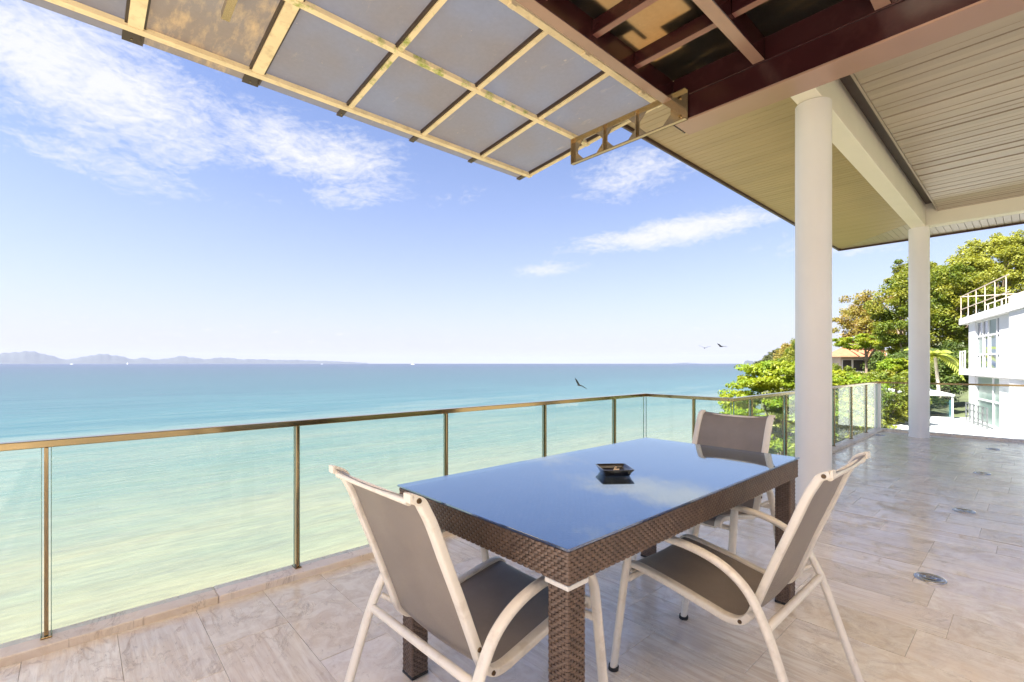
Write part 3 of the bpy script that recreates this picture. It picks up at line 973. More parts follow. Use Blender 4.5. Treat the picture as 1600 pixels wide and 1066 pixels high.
def bracket():
    y0, y1, z0, z1 = 1.90, 3.11, 3.215, 3.462
    xp, t = 3.6645, 0.008
    holes = [octa(cy, 3.338, 0.150, 0.094, 0.070) for cy in (2.20, 2.545, 2.90)]
    b = MB()
    cuts = [y0, 2.372, 2.722, y1]
    for i, hl in enumerate(holes):                       # plate strip round each hole
        a, c = cuts[i], cuts[i + 1]
        outer = [((a + c) / 2 - 0.06, z0), ((a + c) / 2 + 0.06, z0), (c, z0), (c, z1), ((a + c) / 2 + 0.06, z1), ((a + c) / 2 - 0.06, z1), (a, z1), (a, z0)]
        outer = [outer[0], outer[1], outer[2], outer[3], outer[4], outer[5], outer[6], outer[7]]
        vs = []
        for xx in (xp - t / 2, xp + t / 2):
            vs += [(xx, p, q) for p, q in outer] + [(xx, p, q) for p, q in hl]
        fs = []
        for s_ in (0, 16):
            for j in range(8):
                fs.append((s_ + j, s_ + (j + 1) % 8, s_ + 8 + (j + 1) % 8, s_ + 8 + j))
        for j in range(8):
            fs.append((8 + j, 8 + (j + 1) % 8, 24 + (j + 1) % 8, 24 + j))
        b.add(vs, fs)
    plate = pput(b, 'bracket_plate', M['bracket'])
    pput(MB().box(xp - 0.04, xp - t / 2 - 0.0005, y0 + 0.002, y1, z0, z0 + 0.006), 'bracket_flange', M['bracket'])
    pput(MB().box(xp - 0.04, xp - t / 2 - 0.0005, y0 + 0.002, y1, z1 - 0.006, z1), 'bracket_flange', M['bracket'])
    pput(MB().box(xp - 0.04, xp - t / 2 - 0.0005, y1 - 0.006, y1 - 0.0002, z0 + 0.0062, z1 - 0.0062), 'bracket_flange', M['bracket'])
    for yy in (2.372, 2.722):
        pput(MB().box(xp - 0.03, xp - t / 2 - 0.0005, yy - 0.004, yy + 0.004, z0 + 0.0062, z1 - 0.0062), 'stiffener', M['bracket'])
    pput(MB().box(3.69, 3.90, 2.041, 2.052, 3.232, 3.60, 0.002), 'end_plate', M['maroon'])
    for zz in (3.265, 3.415):
        bb = MB().cone((xp - t / 2, 1.965, zz), (xp - t / 2 - 0.012, 1.965, zz), 0.012, 0.012, 8)
        pput(bb, 'bracket_bolt', M['steel'])


bracket()

# ------------------------------------------------------------------ canopy of smoked sheets on a pale metal grid
can = empty('canopy', (3.97, 4.125, 3.45), 0, 'outdoor canopy of smoked grey sheets on a rusty cream metal grid above the railing', 'canopy')
CO = Vector((-3.97, -4.125, -3.45))
K = -0.095


def zc(y):
    return 1.235 + 2.607 + K * y          # underside of the frame, falling outwards


def cput(b, name, m, par=None):
    o = b.build(name, m, par or can)
    if par is None:
        o.location = CO
    return o


def yslab(b, x0, x1, y0, y1, zoff, h):
    vs = [(x, y, zc(y) + zoff + q) for q in (0, h) for y in (y0, y1) for x in (x0, x1)]
    b.add(vs, [(0, 2, 3, 1), (4, 5, 7, 6), (0, 1, 5, 4), (2, 6, 7, 3), (0, 4, 6, 2), (1, 3, 7, 5)])
    return b


bars = [3.97, 3.234, 2.497, 1.76, 1.023, 0.286, -0.451, -1.188, -1.925, -2.662, -3.4]
YI, YM, YO = 2.335, 3.18, 4.02
for i, bx in enumerate(bars):
    wide = 0.082 if i in (4, 5, 8) else 0.038
    m = M['mossframe'] if i == 3 else M['canopyframe']
    b = yslab(MB(), bx - wide / 2, bx + wide / 2, YI, YO - 0.001, 0.0, 0.03)
    cput(b, 'cross_bar', m)
    side = yslab(MB(), bx - wide / 2 - 0.016, bx - wide / 2 - 0.0005, YI, YO + 0.005, 0.012, 0.028)
    cput(side, 'glazing_bar', M['clip'])
    if i in (4, 5):
        cput(yslab(MB(), bx + wide / 2 + 0.0005, bx + wide / 2 + 0.014, YI, YO + 0.16, 0.012, 0.028), 'glazing_bar', M['clip'])
    o = cput(yslab(MB(), bx - wide / 2 - 0.02, bx + wide / 2 + (0.014 if i in (4, 5) else -0.005), YO + 0.052, YO + 0.213, 0.026, 0.0145), 'end_clip', M['clip'])
    cl = MB().cone((bx - 0.01, YO + 0.17, zc(YO + 0.17) + 0.026), (bx - 0.01, YO + 0.17, zc(YO + 0.17) + 0.021), 0.006, 0.006, 8)
    cput(cl, 'screw', M['steel'], None)
for (yy, w, m) in ((YI - 0.02, 0.050, 'canopyframe'), (YM - 0.022, 0.044, 'mossframe'), (YO, 0.050, 'canopyframe')):
    cput(yslab(MB(), -3.9, 3.992, yy, yy + w, -0.006, 0.034), 'long_rail', M[m])
for i in range(len(bars) - 1):
    x1, x0 = bars[i] - 0.012, bars[i + 1] + 0.012
    for (y0, y1) in ((YI, YM), (YM, YO + 0.203)):
        dirty = (i == 4)
        cput(yslab(MB(), x0, x1, y0 + 0.001, y1 - 0.001, 0.041, 0.006), 'roof_sheet', M['polydirty' if dirty else 'poly'])
cput(MB().box(-3.6, 3.99, 2.03, 2.40, 3.72, 3.73), 'sun_stop_strip', M['canopyframe'])  # added to stop sun and sky coming through the gap beside the pergola
cput(yslab(MB(), 0.682, 0.73, 2.42, 3.52, -0.06, 0.05), 'brace', M['bracket'])
for xx in (3.63, 2.86, 2.1):
    cput(MB().box(xx, xx + 0.05, YI - 0.028, YI + 0.012, zc(YI) - 0.03, zc(YI) - 0.008), 'fixing', M['canopyframe'])

# ------------------------------------------------------------------ dining table
TX0, TX1, TY0, TY1, TZ = 0.945, 2.755, 0.818, 1.718, 0.75
tab = empty('dining_table', ((TX0 + TX1) / 2, (TY0 + TY1) / 2, 0), 0, 'brown wicker dining table with a smoked blue reflecting glass top', 'table')
TO = Vector((-(TX0 + TX1) / 2, -(TY0 + TY1) / 2, 0))


def tput(b, name, m, par=None):
    o = b.build(name, m, par or tab)
    if par is None:
        o.location = TO
    return o


def weave(b, org, ud, vd, nd, w, h, cw, ch, amp=0.0026, duty=0.80):
    """woven flat strands: each piece bulges out over a warp and dives in at both ends"""
    org, ud, vd, nd = Vector(org), Vector(ud), Vector(vd), Vector(nd)
    nr = max(1, round(h / ch))
    ch = h / nr
    nc = max(1, round(w / cw))
    cw = w / nc
    for r_ in range(nr):
        v0, v1 = r_ * ch + ch * 0.06, (r_ + 1) * ch - ch * 0.06
        c = -1 + (r_ % 2)
        while c < nc:
            u0, u1 = (c + 0.08) * cw, (c + 1.92) * cw
            u0c, u1c = max(0, u0), min(w, u1)
            if u1c - u0c > cw * 0.25:
                vs = []
                jit = random.uniform(0.75, 1.2)
                for f, hgt in ((0, -0.4), (0.22, 0.75), (0.5, 1.0), (0.78, 0.75), (1, -0.4)):
                    u = u0c + (u1c - u0c) * f
                    for v, k_ in ((v0, 0.55), ((v0 + v1) / 2, 1.0), (v1, 0.55)):
                        vs.append(org + ud * u + vd * v + nd * (amp * jit * (hgt * k_ if hgt > 0 else hgt)))
                fs = [(i * 3 + j, (i + 1) * 3 + j, (i + 1) * 3 + j + 1, i * 3 + j + 1) for i in range(4) for j in range(2)]
                b.add(vs, fs, True)
            c += 2
    return b


AP = 0.088                                   # apron height
az1 = TZ - 0.012
inn = 0.006
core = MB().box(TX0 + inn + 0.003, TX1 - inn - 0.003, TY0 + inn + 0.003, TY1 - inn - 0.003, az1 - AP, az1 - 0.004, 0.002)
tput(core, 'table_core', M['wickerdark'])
x0, x1, y0, y1 = TX0 + inn, TX1 - inn, TY0 + inn, TY1 - inn
for args in (((x0, y1, az1 - AP), (0, -1, 0), (0, 0, 1), (-1, 0, 0), y1 - y0, AP),
             ((x0, y0, az1 - AP), (1, 0, 0), (0, 0, 1), (0, -1, 0), x1 - x0, AP),
             ((x1, y0, az1 - AP), (0, 1, 0), (0, 0, 1), (1, 0, 0), y1 - y0, AP),
             ((x1, y1, az1 - AP), (-1, 0, 0), (0, 0, 1), (0, 1, 0), x1 - x0, AP)):
    o = tput(weave(MB(), *args, 0.0125, 0.0098), 'apron', M['wicker'])
    o['kind'] = 'stuff'
o = tput(weave(MB(), (x0, y0, az1 - 0.003), (1, 0, 0), (0, 1, 0), (0, 0, 1), x1 - x0, y1 - y0, 0.0145, 0.0125, 0.0018), 'woven_top', M['wicker'])
o['kind'] = 'stuff'
tput(MB().box(TX0, TX1, TY0, TY1, TZ - 0.0075, TZ, 0.0012), 'glass_top', M['tableglass'])
LW = 0.072
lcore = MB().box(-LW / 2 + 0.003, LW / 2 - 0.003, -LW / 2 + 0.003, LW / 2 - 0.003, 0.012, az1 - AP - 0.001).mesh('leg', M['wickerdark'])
lw = MB()
h_ = az1 - AP - 0.002 - 0.014
q = LW / 2
for org, ud, nd in (((-q, q, 0.014), (0, -1, 0), (-1, 0, 0)), ((-q, -q, 0.014), (1, 0, 0), (0, -1, 0)), ((q, -q, 0.014), (0, 1, 0), (1, 0, 0)), ((q, q, 0.014), (-1, 0, 0), (0, 1, 0))):
    weave(lw, org, ud, (0, 0, 1), nd, LW, h_, 0.0125, 0.0098)
lmesh = lw.mesh('leg_weave', M['wicker'])
fmesh = MB().box(-q - 0.002, q + 0.002, -q - 0.002, q + 0.002, 0.0005, 0.0135, 0.003).mesh('foot', M['rubber'])
ii = 0.052
for lx, ly in ((TX0 + ii, TY0 + ii), (TX0 + ii, TY1 - ii), (TX1 - ii, TY0 + ii), (TX1 - ii, TY1 - ii)):
    lg = put('leg', lcore, tab, TO + Vector((lx, ly, 0)))
    put('leg_weave', lmesh, lg)['kind'] = 'stuff'
    put('foot', fmesh, lg)
    if lx < 1.5 and ly < 1:
        tb = MB()
        zb = az1 - AP - 0.017
        for dx0, dx1, dy0, dy1 in ((-q - 0.007, -q - 0.003, -q - 0.007, q + 0.007), (q + 0.003, q + 0.007, -q - 0.007, q + 0.007), (-q - 0.003, q + 0.003, -q - 0.007, -q - 0.003), (-q - 0.003, q + 0.003, q + 0.003, q + 0.007)):
            tb.box(dx0, dx1, dy0, dy1, zb, zb + 0.014, 0.0012)
        tb.build('tape_band', M['band'], lg)

# ------------------------------------------------------------------ chairs
def make_chair(label):
    t = empty('patio_chair', (0, 0, 0), 0, label, 'chair', 'cream framed sling chairs round the dining table')
    # local: x across, y forwards (front feet at y=0), z up
    arm = catmull([(0, 0, 0.004), (0, -0.03, 0.22), (0, -0.062, 0.44), (0, -0.082, 0.52), (0, -0.122, 0.572), (0, -0.19, 0.592), (0, -0.28, 0.592), (0, -0.37, 0.58),
                   (0, -0.445, 0.555), (0, -0.505, 0.515), (0, -0.545, 0.462), (0, -0.59, 0.365), (0, -0.655, 0.18), (0, -0.718, 0.004)], 5)
    fl = []
    for a_, b_ in oval(0.019, 0.0135, 20):           # fluted oval tube
        fl.append((a_, b_))
    fl = [(a * (0.93 if i in (5, 15) else 1), b * (0.86 if i in (5, 15) else 1)) for i, (a, b) in enumerate(fl)]
    fm = MB().sweep(arm, fl, (1, 0, 0)).mesh('side_frame', M['frame'])
    cap = MB().cone((0, 0.0004, 0), (0, -0.002, 0.016), 0.021, 0.021, 12).mesh('foot_cap', M['rubber'])
    for sx in (-1, 1):
        f = put('side_frame', fm, t, (sx * 0.285, 0, 0))
        put('foot_cap', cap, f)
        put('foot_cap', cap, f, (0, -0.718, 0))
    prof = catmull([(0, -0.022, 0.388), (0, -0.03, 0.412), (0, -0.06, 0.424), (0, -0.14, 0.414), (0, -0.26, 0.392), (0, -0.37, 0.368), (0, -0.43, 0.357), (0, -0.475, 0.364), (0, -0.508, 0.398),
                    (0, -0.535, 0.468), (0, -0.585, 0.60), (0, -0.635, 0.725), (0, -0.672, 0.82), (0, -0.695, 0.866), (0, -0.710, 0.890), (0, -0.738, 0.904)], 5)
    rm = MB().sweep(prof, rrect(0.0175, 0.012, 0.005), (1, 0, 0)).mesh('sling_rail', M['frame'])
    for sx in (-1, 1):
        put('sling_rail', rm, t, (sx * 0.221, 0, 0))
    # the sling between the rails: thin cloth with a hem, a little slack in the middle
    def cloth(i0, i1, name):
        pr = prof[i0:i1 + 1]
        nx = 13
        vs = []
        n = len(pr)
        for side_ in (0, 1):
            for i, p in enumerate(pr):
                a, c = pr[max(i - 1, 0)], pr[min(i + 1, n - 1)]
                tn = (c - a).normalized()
                nn = Vector((1, 0, 0)).cross(tn)
                for j in range(nx):
                    s_ = -1 + 2 * j / (nx - 1)
                    sag = -0.010 * (1 - s_ * s_)
                    off = (0.0042 if side_ == 0 else 0.0018)
                    vs.append(p - nn * (sag + off) * 1.0 + Vector((s_ * 0.207, 0, 0)))
        fs = []
        N = n * nx
        for i in range(n - 1):
            for j in range(nx - 1):
                fs.append((i * nx + j, i * nx + j + 1, (i + 1) * nx + j + 1, (i + 1) * nx + j))
                fs.append((N + i * nx + j, N + (i + 1) * nx + j, N + (i + 1) * nx + j + 1, N + i * nx + j + 1))
        for j in range(nx - 1):
            fs.append((j, N + j, N + j + 1, j + 1))
            fs.append(((n - 1) * nx + j, (n - 1) * nx + j + 1, N + (n - 1) * nx + j + 1, N + (n - 1) * nx + j))
        return MB().add(vs, fs, True).build(name, M['sling'], t)
    cloth(0, 38, 'seat')
    cloth(38, len(prof) - 1, 'backrest')
    # cross members
    def bar(y, z, r, hx, name='cross_bar'):
        MB().cone((-hx, y, z), (hx, y, z), r, r, 12).build(name, M['frame'], t)
    bar(-0.577, 0.395, 0.0135, 0.272)
    bar(-0.064, 0.385, 0.0125, 0.272)
    bar(-0.729, 0.889, 0.010, 0.2045, 'top_bar')
    MB().cone((-0.2045, -0.03, 0.384), (0.2045, -0.03, 0.384), 0.009, 0.009, 10).build('front_bar', M['frame'], t)
    for sx in (-1, 1):
        for yy, zz in ((-0.529, 0.452), (-0.478, 0.366), (-0.722, 0.8975)):
            MB().cone((sx * 0.238, yy, zz), (sx * 0.2425, yy, zz), 0.0075, 0.006, 10).build('bolt', M['bolt'], t)
        MB().cone((sx * 0.238, -0.512, 0.405), (sx * 0.272, -0.545, 0.43), 0.009, 0.009, 8).build('spacer', M['frame'], t)
        end = MB().box(sx * 0.221 - 0.016, sx * 0.221 + 0.016, -0.7455, -0.7385, 0.895, 0.916)
        end.build('rail_end_cap', M['frame'], t)
    return t


def copy_tree(o, parent=None):
    c = o.copy()
    COL.objects.link(c)
    c.parent = parent
    for ch in [x for x in bpy.data.objects if x.parent is o]:
        copy_tree(ch, c)
    return c


ch0 = make_chair('sling chair on the right facing the long table side, its whole side turned to us')
ch0.location = (1.885, 1.147, 0)
ch0.rotation_euler = (0, 0, R(0))
ch1 = copy_tree(ch0)
ch1['label'] = 'sling chair at the short table end by the sea, seen from behind'
ch1.location = (1.335, 1.275, 0)
ch1.rotation_euler = (0, 0, R(-90 + 1.5))
ch2 = copy_tree(ch0)
ch2['label'] = 'sling chair at the far table end, its backrest mirrored in the table glass'
ch2.location = (2.43, 1.325, 0)
ch2.rotation_euler = (0, 0, R(90 - 1))

# ------------------------------------------------------------------ ashtray with butts
ash = empty('ashtray', (1.748, 1.248, TZ + 0.0005), R(-38), 'square black ceramic ashtray on the blue glass table top', 'ashtray')
b = MB()
def ring4(h, z, r=0.008):
    return [(x, y, z) for x, y in rrect(h, h, r)]
rings = [ring4(0.052, 0.0), ring4(0.056, 0.004), ring4(0.060, 0.015), ring4(0.068, 0.025), ring4(0.070, 0.029), ring4(0.065, 0.030), ring4(0.055, 0.019), ring4(0.051, 0.010), ring4(0.03, 0.009)]
vs = [p for r_ in rings for p in r_]
n = len(rings[0])
fs = [(i * n + j, i * n + (j + 1) % n, (i + 1) * n + (j + 1) % n, (i + 1) * n + j) for i in range(len(rings) - 1) for j in range(n)]
b.add(vs, fs, True)
b.add(rings[0], [tuple(range(n))[::-1]])
b.add(rings[-1], [tuple(range(n))])
b.build('tray', M['ashtray'], ash)
for sx, sy in ((1, 1), (1, -1), (-1, 1), (-1, -1)):
    pass
for i, (dx, dy, a_, lab) in enumerate(((0.018, 0.012, 20, 'bent pale cigarette butt at the far side inside the black ashtray'), (-0.004, 0.002, -35, 'straight pale cigarette butt in the middle of the black ashtray'))):
    bt = MB().cone((0, 0, 0), (0.026, 0.0, 0.004), 0.0038, 0.0038, 10)
    o = bt.build('cigarette_butt', M['butt'], None, (1.748 + dx, 1.248 + dy, TZ + 0.0145), R(a_))
    sety(o, lab, 'cigarette butt', 'cigarette butts in the ashtray')

# ------------------------------------------------------------------ recessed floor lights
FL = [(3.616, 0.405, 'round recessed floor light on the near tiles to the right of the chair'), (5.48, 0.40, 'round recessed floor light, second along the row of four'),
      (7.50, 0.40, 'round recessed floor light, third along the row of four'), (9.75, 0.405, 'round recessed floor light, last and smallest in the row of four'),
      (10.2, 1.80, 'round recessed floor light tucked in the corner by the glass railing')]
rm_ = MB().lathe([(0.074, 0.0002), (0.074, 0.003), (0.070, 0.006), (0.052, 0.0065), (0.049, 0.004)], 32).mesh('ring', M['ring'])
lm_ = MB().lathe([(0.049, 0.0042), (0.03, 0.0052), (0.0001, 0.0055)], 32).mesh('lens', M['lens'])
gm_ = MB().lathe([(0.030, 0.0056), (0.028, 0.0068), (0.022, 0.0068), (0.020, 0.0056)], 24).mesh('inner_ring', M['ring'])
for fx, fy, lab in FL:
    f = empty('floor_light', (fx, fy, 0.0008), 0, lab, 'floor light', 'recessed lights in the terrace floor')
    put('ring', rm_, f)
    put('lens', lm_, f)
    put('inner_ring', gm_, f)

# ------------------------------------------------------------------ birds
def bird(loc, rz, roll, size, label, up, down):
    t = empty('bird', loc, rz, label, 'bird', 'dark birds flying over the sea')
    body = MB()
    prof = [(-0.19, 0.004), (-0.17, 0.018), (-0.10, 0.030), (-0.02, 0.042), (0.05, 0.042), (0.10, 0.030), (0.13, 0.026), (0.155, 0.022), (0.17, 0.008), (0.19, 0.002)]
    n_ = 10
    vs = [(x * size, r_ * math.cos(2 * math.pi * i / n_) * size, r_ * math.sin(2 * math.pi * i / n_) * size) for x, r_ in prof for i in range(n_)]
    fs = [(a * n_ + i, a * n_ + (i + 1) % n_, (a + 1) * n_ + (i + 1) % n_, (a + 1) * n_ + i) for a in range(len(prof) - 1) for i in range(n_)]
    body.add(vs, fs, True)
    body.build('body', M['bird'], t)
    tail = MB()
    tail.prism([(-0.16 * size, -0.018 * size), (-0.16 * size, 0.018 * size), (-0.29 * size, 0.05 * size), (-0.275 * size, 0.0), (-0.29 * size, -0.05 * size)], -0.004 * size, 0.004 * size)
    tail.build('tail', M['bird'], t)
    for sgn, ang in ((1, up), (-1, down)):
        a = R(ang)
        w = MB()
        st = [(0.03, 0.09, -0.09, 0), (0.14, 0.105, -0.08, 0.3), (0.25, 0.085, -0.07, 0.55), (0.36, 0.02, -0.06, 0.4), (0.45, -0.06, -0.085, 0.1)]
        vs = []
        for s_, x0_, x1_, lift in st:
            yy, zz = s_ * math.cos(a), s_ * math.sin(a) + lift * 0.06
            for x_, dz in ((x0_, 0.006), (x1_, 0.002), (x1_, -0.002), (x0_, -0.006)):
                vs.append((x_ * size, sgn * yy * size, (zz + dz) * size))
        fs = [(i * 4 + j, i * 4 + (j + 1) % 4, (i + 1) * 4 + (j + 1) % 4, (i + 1) * 4 + j) for i in range(4) for j in range(4)]
        fs += [(0, 1, 2, 3), (16, 17, 18, 19)]
        w.add(vs, fs)
        w.build('wing', M['bird'], t)
    t.rotation_euler = (roll, 0, rz)
    return t


def at(px, py, d):
    u, v = (px - 800) / 745, (568 - py) / 745
    c, s = math.cos(TH), math.sin(TH)
    return Vector((d * (c + u * s), d * (s - u * c), CAM_H + v * d))


bird(at(905, 602, 20), TH + R(25), R(14), 0.85, 'dark bird with flapping wings low over the water near the railing', 38, -12)
bird(at(1101, 544, 34), TH - R(30), R(8), 0.95, 'dark gliding bird, left one of the pair above the horizon', 16, 22)
bird(at(1127, 541.5, 36), TH + R(20), R(12), 1.1, 'dark gliding bird, right and larger one of the pair above the horizon', 14, 10)

# ------------------------------------------------------------------ boats far out
def motor_boat(px, d, L, label):
    p = at(px, 568, d)
    t = empty('motor_boat', (p.x, p.y, SEA_Z), TH - R(90), label, 'boat', 'white boats far out at sea')
    MB().prism([(-L / 2, 0.0), (L * 0.42, 0.0), (L / 2, L * 0.10), (-L / 2, L * 0.08)], -L * 0.12, L * 0.12, 'y').build('hull', M['boat'], t)
    MB().prism([(-L * 0.32, L * 0.0805), (L * 0.2, L * 0.092), (L * 0.1, L * 0.17), (-L * 0.3, L * 0.17)], -L * 0.09, L * 0.09, 'y').build('cabin', M['boat'], t)
    MB().box(-L * 0.2, -L * 0.19, -0.1, 0.1, L * 0.171, L * 0.24).build('mast', M['boat'], t)


motor_boat(645, 4300, 34, 'white motor boat alone on the open horizon')
motor_boat(112, 5200, 32, 'white motor boat on the horizon below the low saddle of the hills')
motor_boat(503, 6000, 26, 'white motor boat near the low end of the island hills')
p = at(199, 568, 5600)
t = empty('sailing_boat', (p.x, p.y, SEA_Z), TH - R(90), 'small white sailing boat in front of the island hills', 'boat', 'white boats far out at sea')
MB().prism([(-8, 0), (7, 0), (9, 2.5), (-8.5, 2)], -2, 2, 'y').build('hull', M['boat'], t)
MB().cone((0, 0, 2.2), (0, 0, 24), 0.25, 0.15, 6).build('mast', M['boat'], t)
MB().prism([(0.3, 4), (0.3, 23), (-7, 4.2)], -0.12, 0.12, 'y').build('sail', M['boat'], t)
MB().prism([(0.8, 3.5), (0.6, 20), (8, 3)], -0.1, 0.1, 'y').build('jib', M['boat'], t)

# ------------------------------------------------------------------ trees
def leaf_quads(cent, rad, n, size, flat=0.6, rg=rng):
    """n leaf-sized faces round each clump centre"""
    cent = np.asarray(cent, float)
    m_ = len(cent)
    C = np.repeat(cent, n, axis=0)
    d = rg.normal(size=(m_ * n, 3))
    d /= np.linalg.norm(d, axis=1)[:, None]
    rr = np.repeat(np.broadcast_to(np.asarray(rad, float), (m_,)), n)[:, None] * (rg.uniform(0.15, 1.0, size=(m_ * n, 1)) ** 0.55)
    pos = C + d * rr * np.array([1, 1, flat])
    nr_ = d * 0.6 + rg.normal(size=d.shape) * 0.55 + np.array([0, 0, 0.75])
    nr_ /= np.linalg.norm(nr_, axis=1)[:, None]
    t_ = np.cross(nr_, rg.normal(size=d.shape))
    t_ /= np.linalg.norm(t_, axis=1)[:, None]
    bt = np.cross(nr_, t_)
    L = size * rg.uniform(0.65, 1.35, size=(m_ * n, 1))
    Wd = L * 0.55
    v = np.stack([pos - t_ * L * 0.5, pos + bt * Wd * 0.5 - nr_ * L * 0.08, pos + t_ * L * 0.5, pos - bt * Wd * 0.5 - nr_ * L * 0.08], axis=1).reshape(-1, 3)
    q_ = np.arange(len(v)).reshape(-1, 4)
    return v, q_


def tree(name, label, base, top, rad, clumps, per, leaf, m, trunk_r, bark='bark', layered=False, clump_r=0.34, flat=0.65, group=None, limbs=9, hollow=0.35, seed=1, cat='tree'):
    """base: foot of the trunk, top: centre of the crown, rad: the crown's half sizes"""
    rg = np.random.default_rng(seed)
    base, top = Vector(base), Vector(top)
    t = empty(name, base, 0, label, cat, group)
    c_ = top - base
    cs = []
    if layered:
        lev = np.linspace(-0.95, 0.95, 9)
        while len(cs) < clumps:
            z_ = rg.choice(lev) + rg.normal() * 0.05
            rmax = math.sqrt(max(0.05, 1 - 0.75 * max(0, z_) ** 1.3)) * (1 if z_ < 0 else 1)
            a_ = rg.uniform(0, 2 * math.pi)
            q_ = rmax * math.sqrt(rg.uniform(0.06, 1.0)) * (1 + 0.12 * math.sin(3 * a_ + seed))
            cs.append((q_ * math.cos(a_), q_ * math.sin(a_), z_))
    else:
        lob = [(rg.normal(size=3)) for _ in range(6)]
        lob = [l / np.linalg.norm(l) for l in lob]
        while len(cs) < clumps:
            d_ = rg.normal(size=3)
            d_ /= np.linalg.norm(d_)
            bump_ = 0.80 + 0.28 * max(max(float(d_ @ l) for l in lob), 0) ** 3
            q_ = (rg.uniform(hollow, 1.0)) ** 0.5 * bump_
            p_ = d_ * q_
            if p_[2] < -0.75:
                continue
            cs.append(tuple(p_))
    cs = np.array(cs) * np.array(rad) + np.array(c_)
    cr = clump_r * float(np.mean(rad)) * rg.uniform(0.6, 1.25, size=len(cs))
    v, q_ = leaf_quads(cs, cr, per, leaf, flat, rg)
    put('crown', np_mesh('crown', v, q_, m), t)
    tk = MB()
    fork = Vector(c_) + Vector((0, 0, -rad[2] * 0.55))
    bend = Vector((rg.normal() * 0.04, rg.normal() * 0.04, 0)) * c_.length
    path = catmull([(0, 0, -0.3), tuple(fork * 0.5 + bend), tuple(fork)], 5)
    for i in range(len(path) - 1):
        r0 = trunk_r * (1.15 - 0.55 * i / len(path))
        r1 = trunk_r * (1.15 - 0.55 * (i + 1) / len(path))
        tk.cone(path[i], path[i + 1], r0, r1, 9, False)
    idx = rg.choice(len(cs), size=min(limbs, len(cs)), replace=False)
    for i in idx:
        e = Vector(cs[i])
        s0 = path[int(rg.integers(len(path) - 4, len(path)))]
        mid = (s0 + e) / 2 + Vector((0, 0, 0.08 * rad[2]))
        pp = catmull([tuple(s0), tuple(mid), tuple(e)], 3)
        for j in range(len(pp) - 1):
            tk.cone(pp[j], pp[j + 1], trunk_r * 0.42 * (1 - j / (len(pp))), trunk_r * 0.42 * (1 - (j + 0.9) / len(pp)), 6, False)
    tk.build('trunk', M[bark], t)
    return t


def tree_at(px, py, d, rx, rz_, name, label, **kw):
    """rx, rz_ half sizes in metres; the crown's centre bears px and stands at height py from the camera's eye"""
    c_ = at(px, py, d)
    bz = float(land_z(c_.x, c_.y))
    ry = kw.pop('ry', rx)
    kw['leaf'] *= 0.76
    kw['per'] = int(kw['per'] * 1.6)
    return tree(name, label, (c_.x, c_.y, min(bz, c_.z - rz_ * 1.1)), c_, (rx, ry, rz_), **kw)


# the bright almond tree just past the railing
tree_at(1222, 662, 14.5, 2.0, 1.75, 'almond_tree', 'bright green tree with flat layered branches just behind the glass railing', clumps=300, per=120, leaf=0.14, m=M['leaf_almond'], trunk_r=0.12, layered=True, clump_r=0.18, flat=0.34, limbs=14, seed=11)
tree_at(1270, 690, 17.5, 2.0, 2.0, 'leafy_tree', 'yellow green bushy tree seen through the glass left of the thick column', clumps=90, per=150, leaf=0.17, m=M['leaf_yellow'], trunk_r=0.15, clump_r=0.30, seed=12)
tree_at(1322, 625, 23, 1.7, 1.35, 'leafy_tree', 'bright low tree behind the railing between the two columns', clumps=70, per=140, leaf=0.19, m=M['leaf_almond'], trunk_r=0.14, clump_r=0.30, seed=13)
tree_at(1330, 690, 20, 1.5, 1.2, 'shrub', 'pale green shrub below the terrace behind the narrow glass panels', clumps=50, per=130, leaf=0.16, m=M['leaf_yellow'], trunk_r=0.08, clump_r=0.32, seed=14, cat='shrub')
tree_at(1392, 622, 27, 1.75, 1.7, 'leafy_tree', 'dense green shrubby tree directly left of the far column base', clumps=90, per=150, leaf=0.2, m=M['leaf_green'], trunk_r=0.14, clump_r=0.30, seed=15)
tree_at(1403, 577, 29, 1.1, 0.75, 'leafy_tree', 'small lime green tree crown beside the far column under the dark trees', clumps=46, per=120, leaf=0.2, m=M['leaf_almond'], trunk_r=0.1, clump_r=0.34, seed=16)
tree_at(1358, 505, 62, 4.0, 5.0, 'golden_tree', 'tall golden brown leaved tree against the sky between the columns', clumps=120, per=95, leaf=0.34, m=M['leaf_gold'], trunk_r=0.28, clump_r=0.19, flat=0.7, limbs=30, hollow=0.15, seed=17)
tree_at(1352, 534, 52, 2.7, 0.95, 'umbrella_tree', 'light green flat topped tree over the red roofed house', clumps=60, per=110, leaf=0.26, m=M['leaf_almond'], trunk_r=0.16, clump_r=0.27, flat=0.4, limbs=16, seed=18)
tree_at(1314, 590, 44, 1.5, 1.3, 'leafy_tree', 'small green tree in front of the distant house by the thick column', clumps=46, per=110, leaf=0.25, m=M['leaf_green'], trunk_r=0.12, clump_r=0.33, seed=19)
tree_at(1408, 495, 46, 2.5, 4.4, 'leafy_tree', 'tall dark green tree rising behind the far column on its left', clumps=110, per=120, leaf=0.30, m=M['leaf_green'], trunk_r=0.26, clump_r=0.24, seed=20)
tree_at(1482, 490, 50, 3.7, 5.6, 'leafy_tree', 'big rounded green tree right of the far column', clumps=170, per=130, leaf=0.31, m=M['leaf_green'], trunk_r=0.30, clump_r=0.21, seed=21)
tree_at(1438, 440, 60, 3.2, 3.6, 'leafy_tree', 'green tree top showing directly behind the far column', clumps=90, per=110, leaf=0.34, m=M['leaf_green'], trunk_r=0.3, clump_r=0.24, seed=22)
tree_at(1565, 425, 66, 6.2, 6.4, 'leafy_tree', 'tall yellow green tree towering above the roof of the white building', clumps=220, per=130, leaf=0.40, m=M['leaf_yellow'], trunk_r=0.4, clump_r=0.18, seed=23)
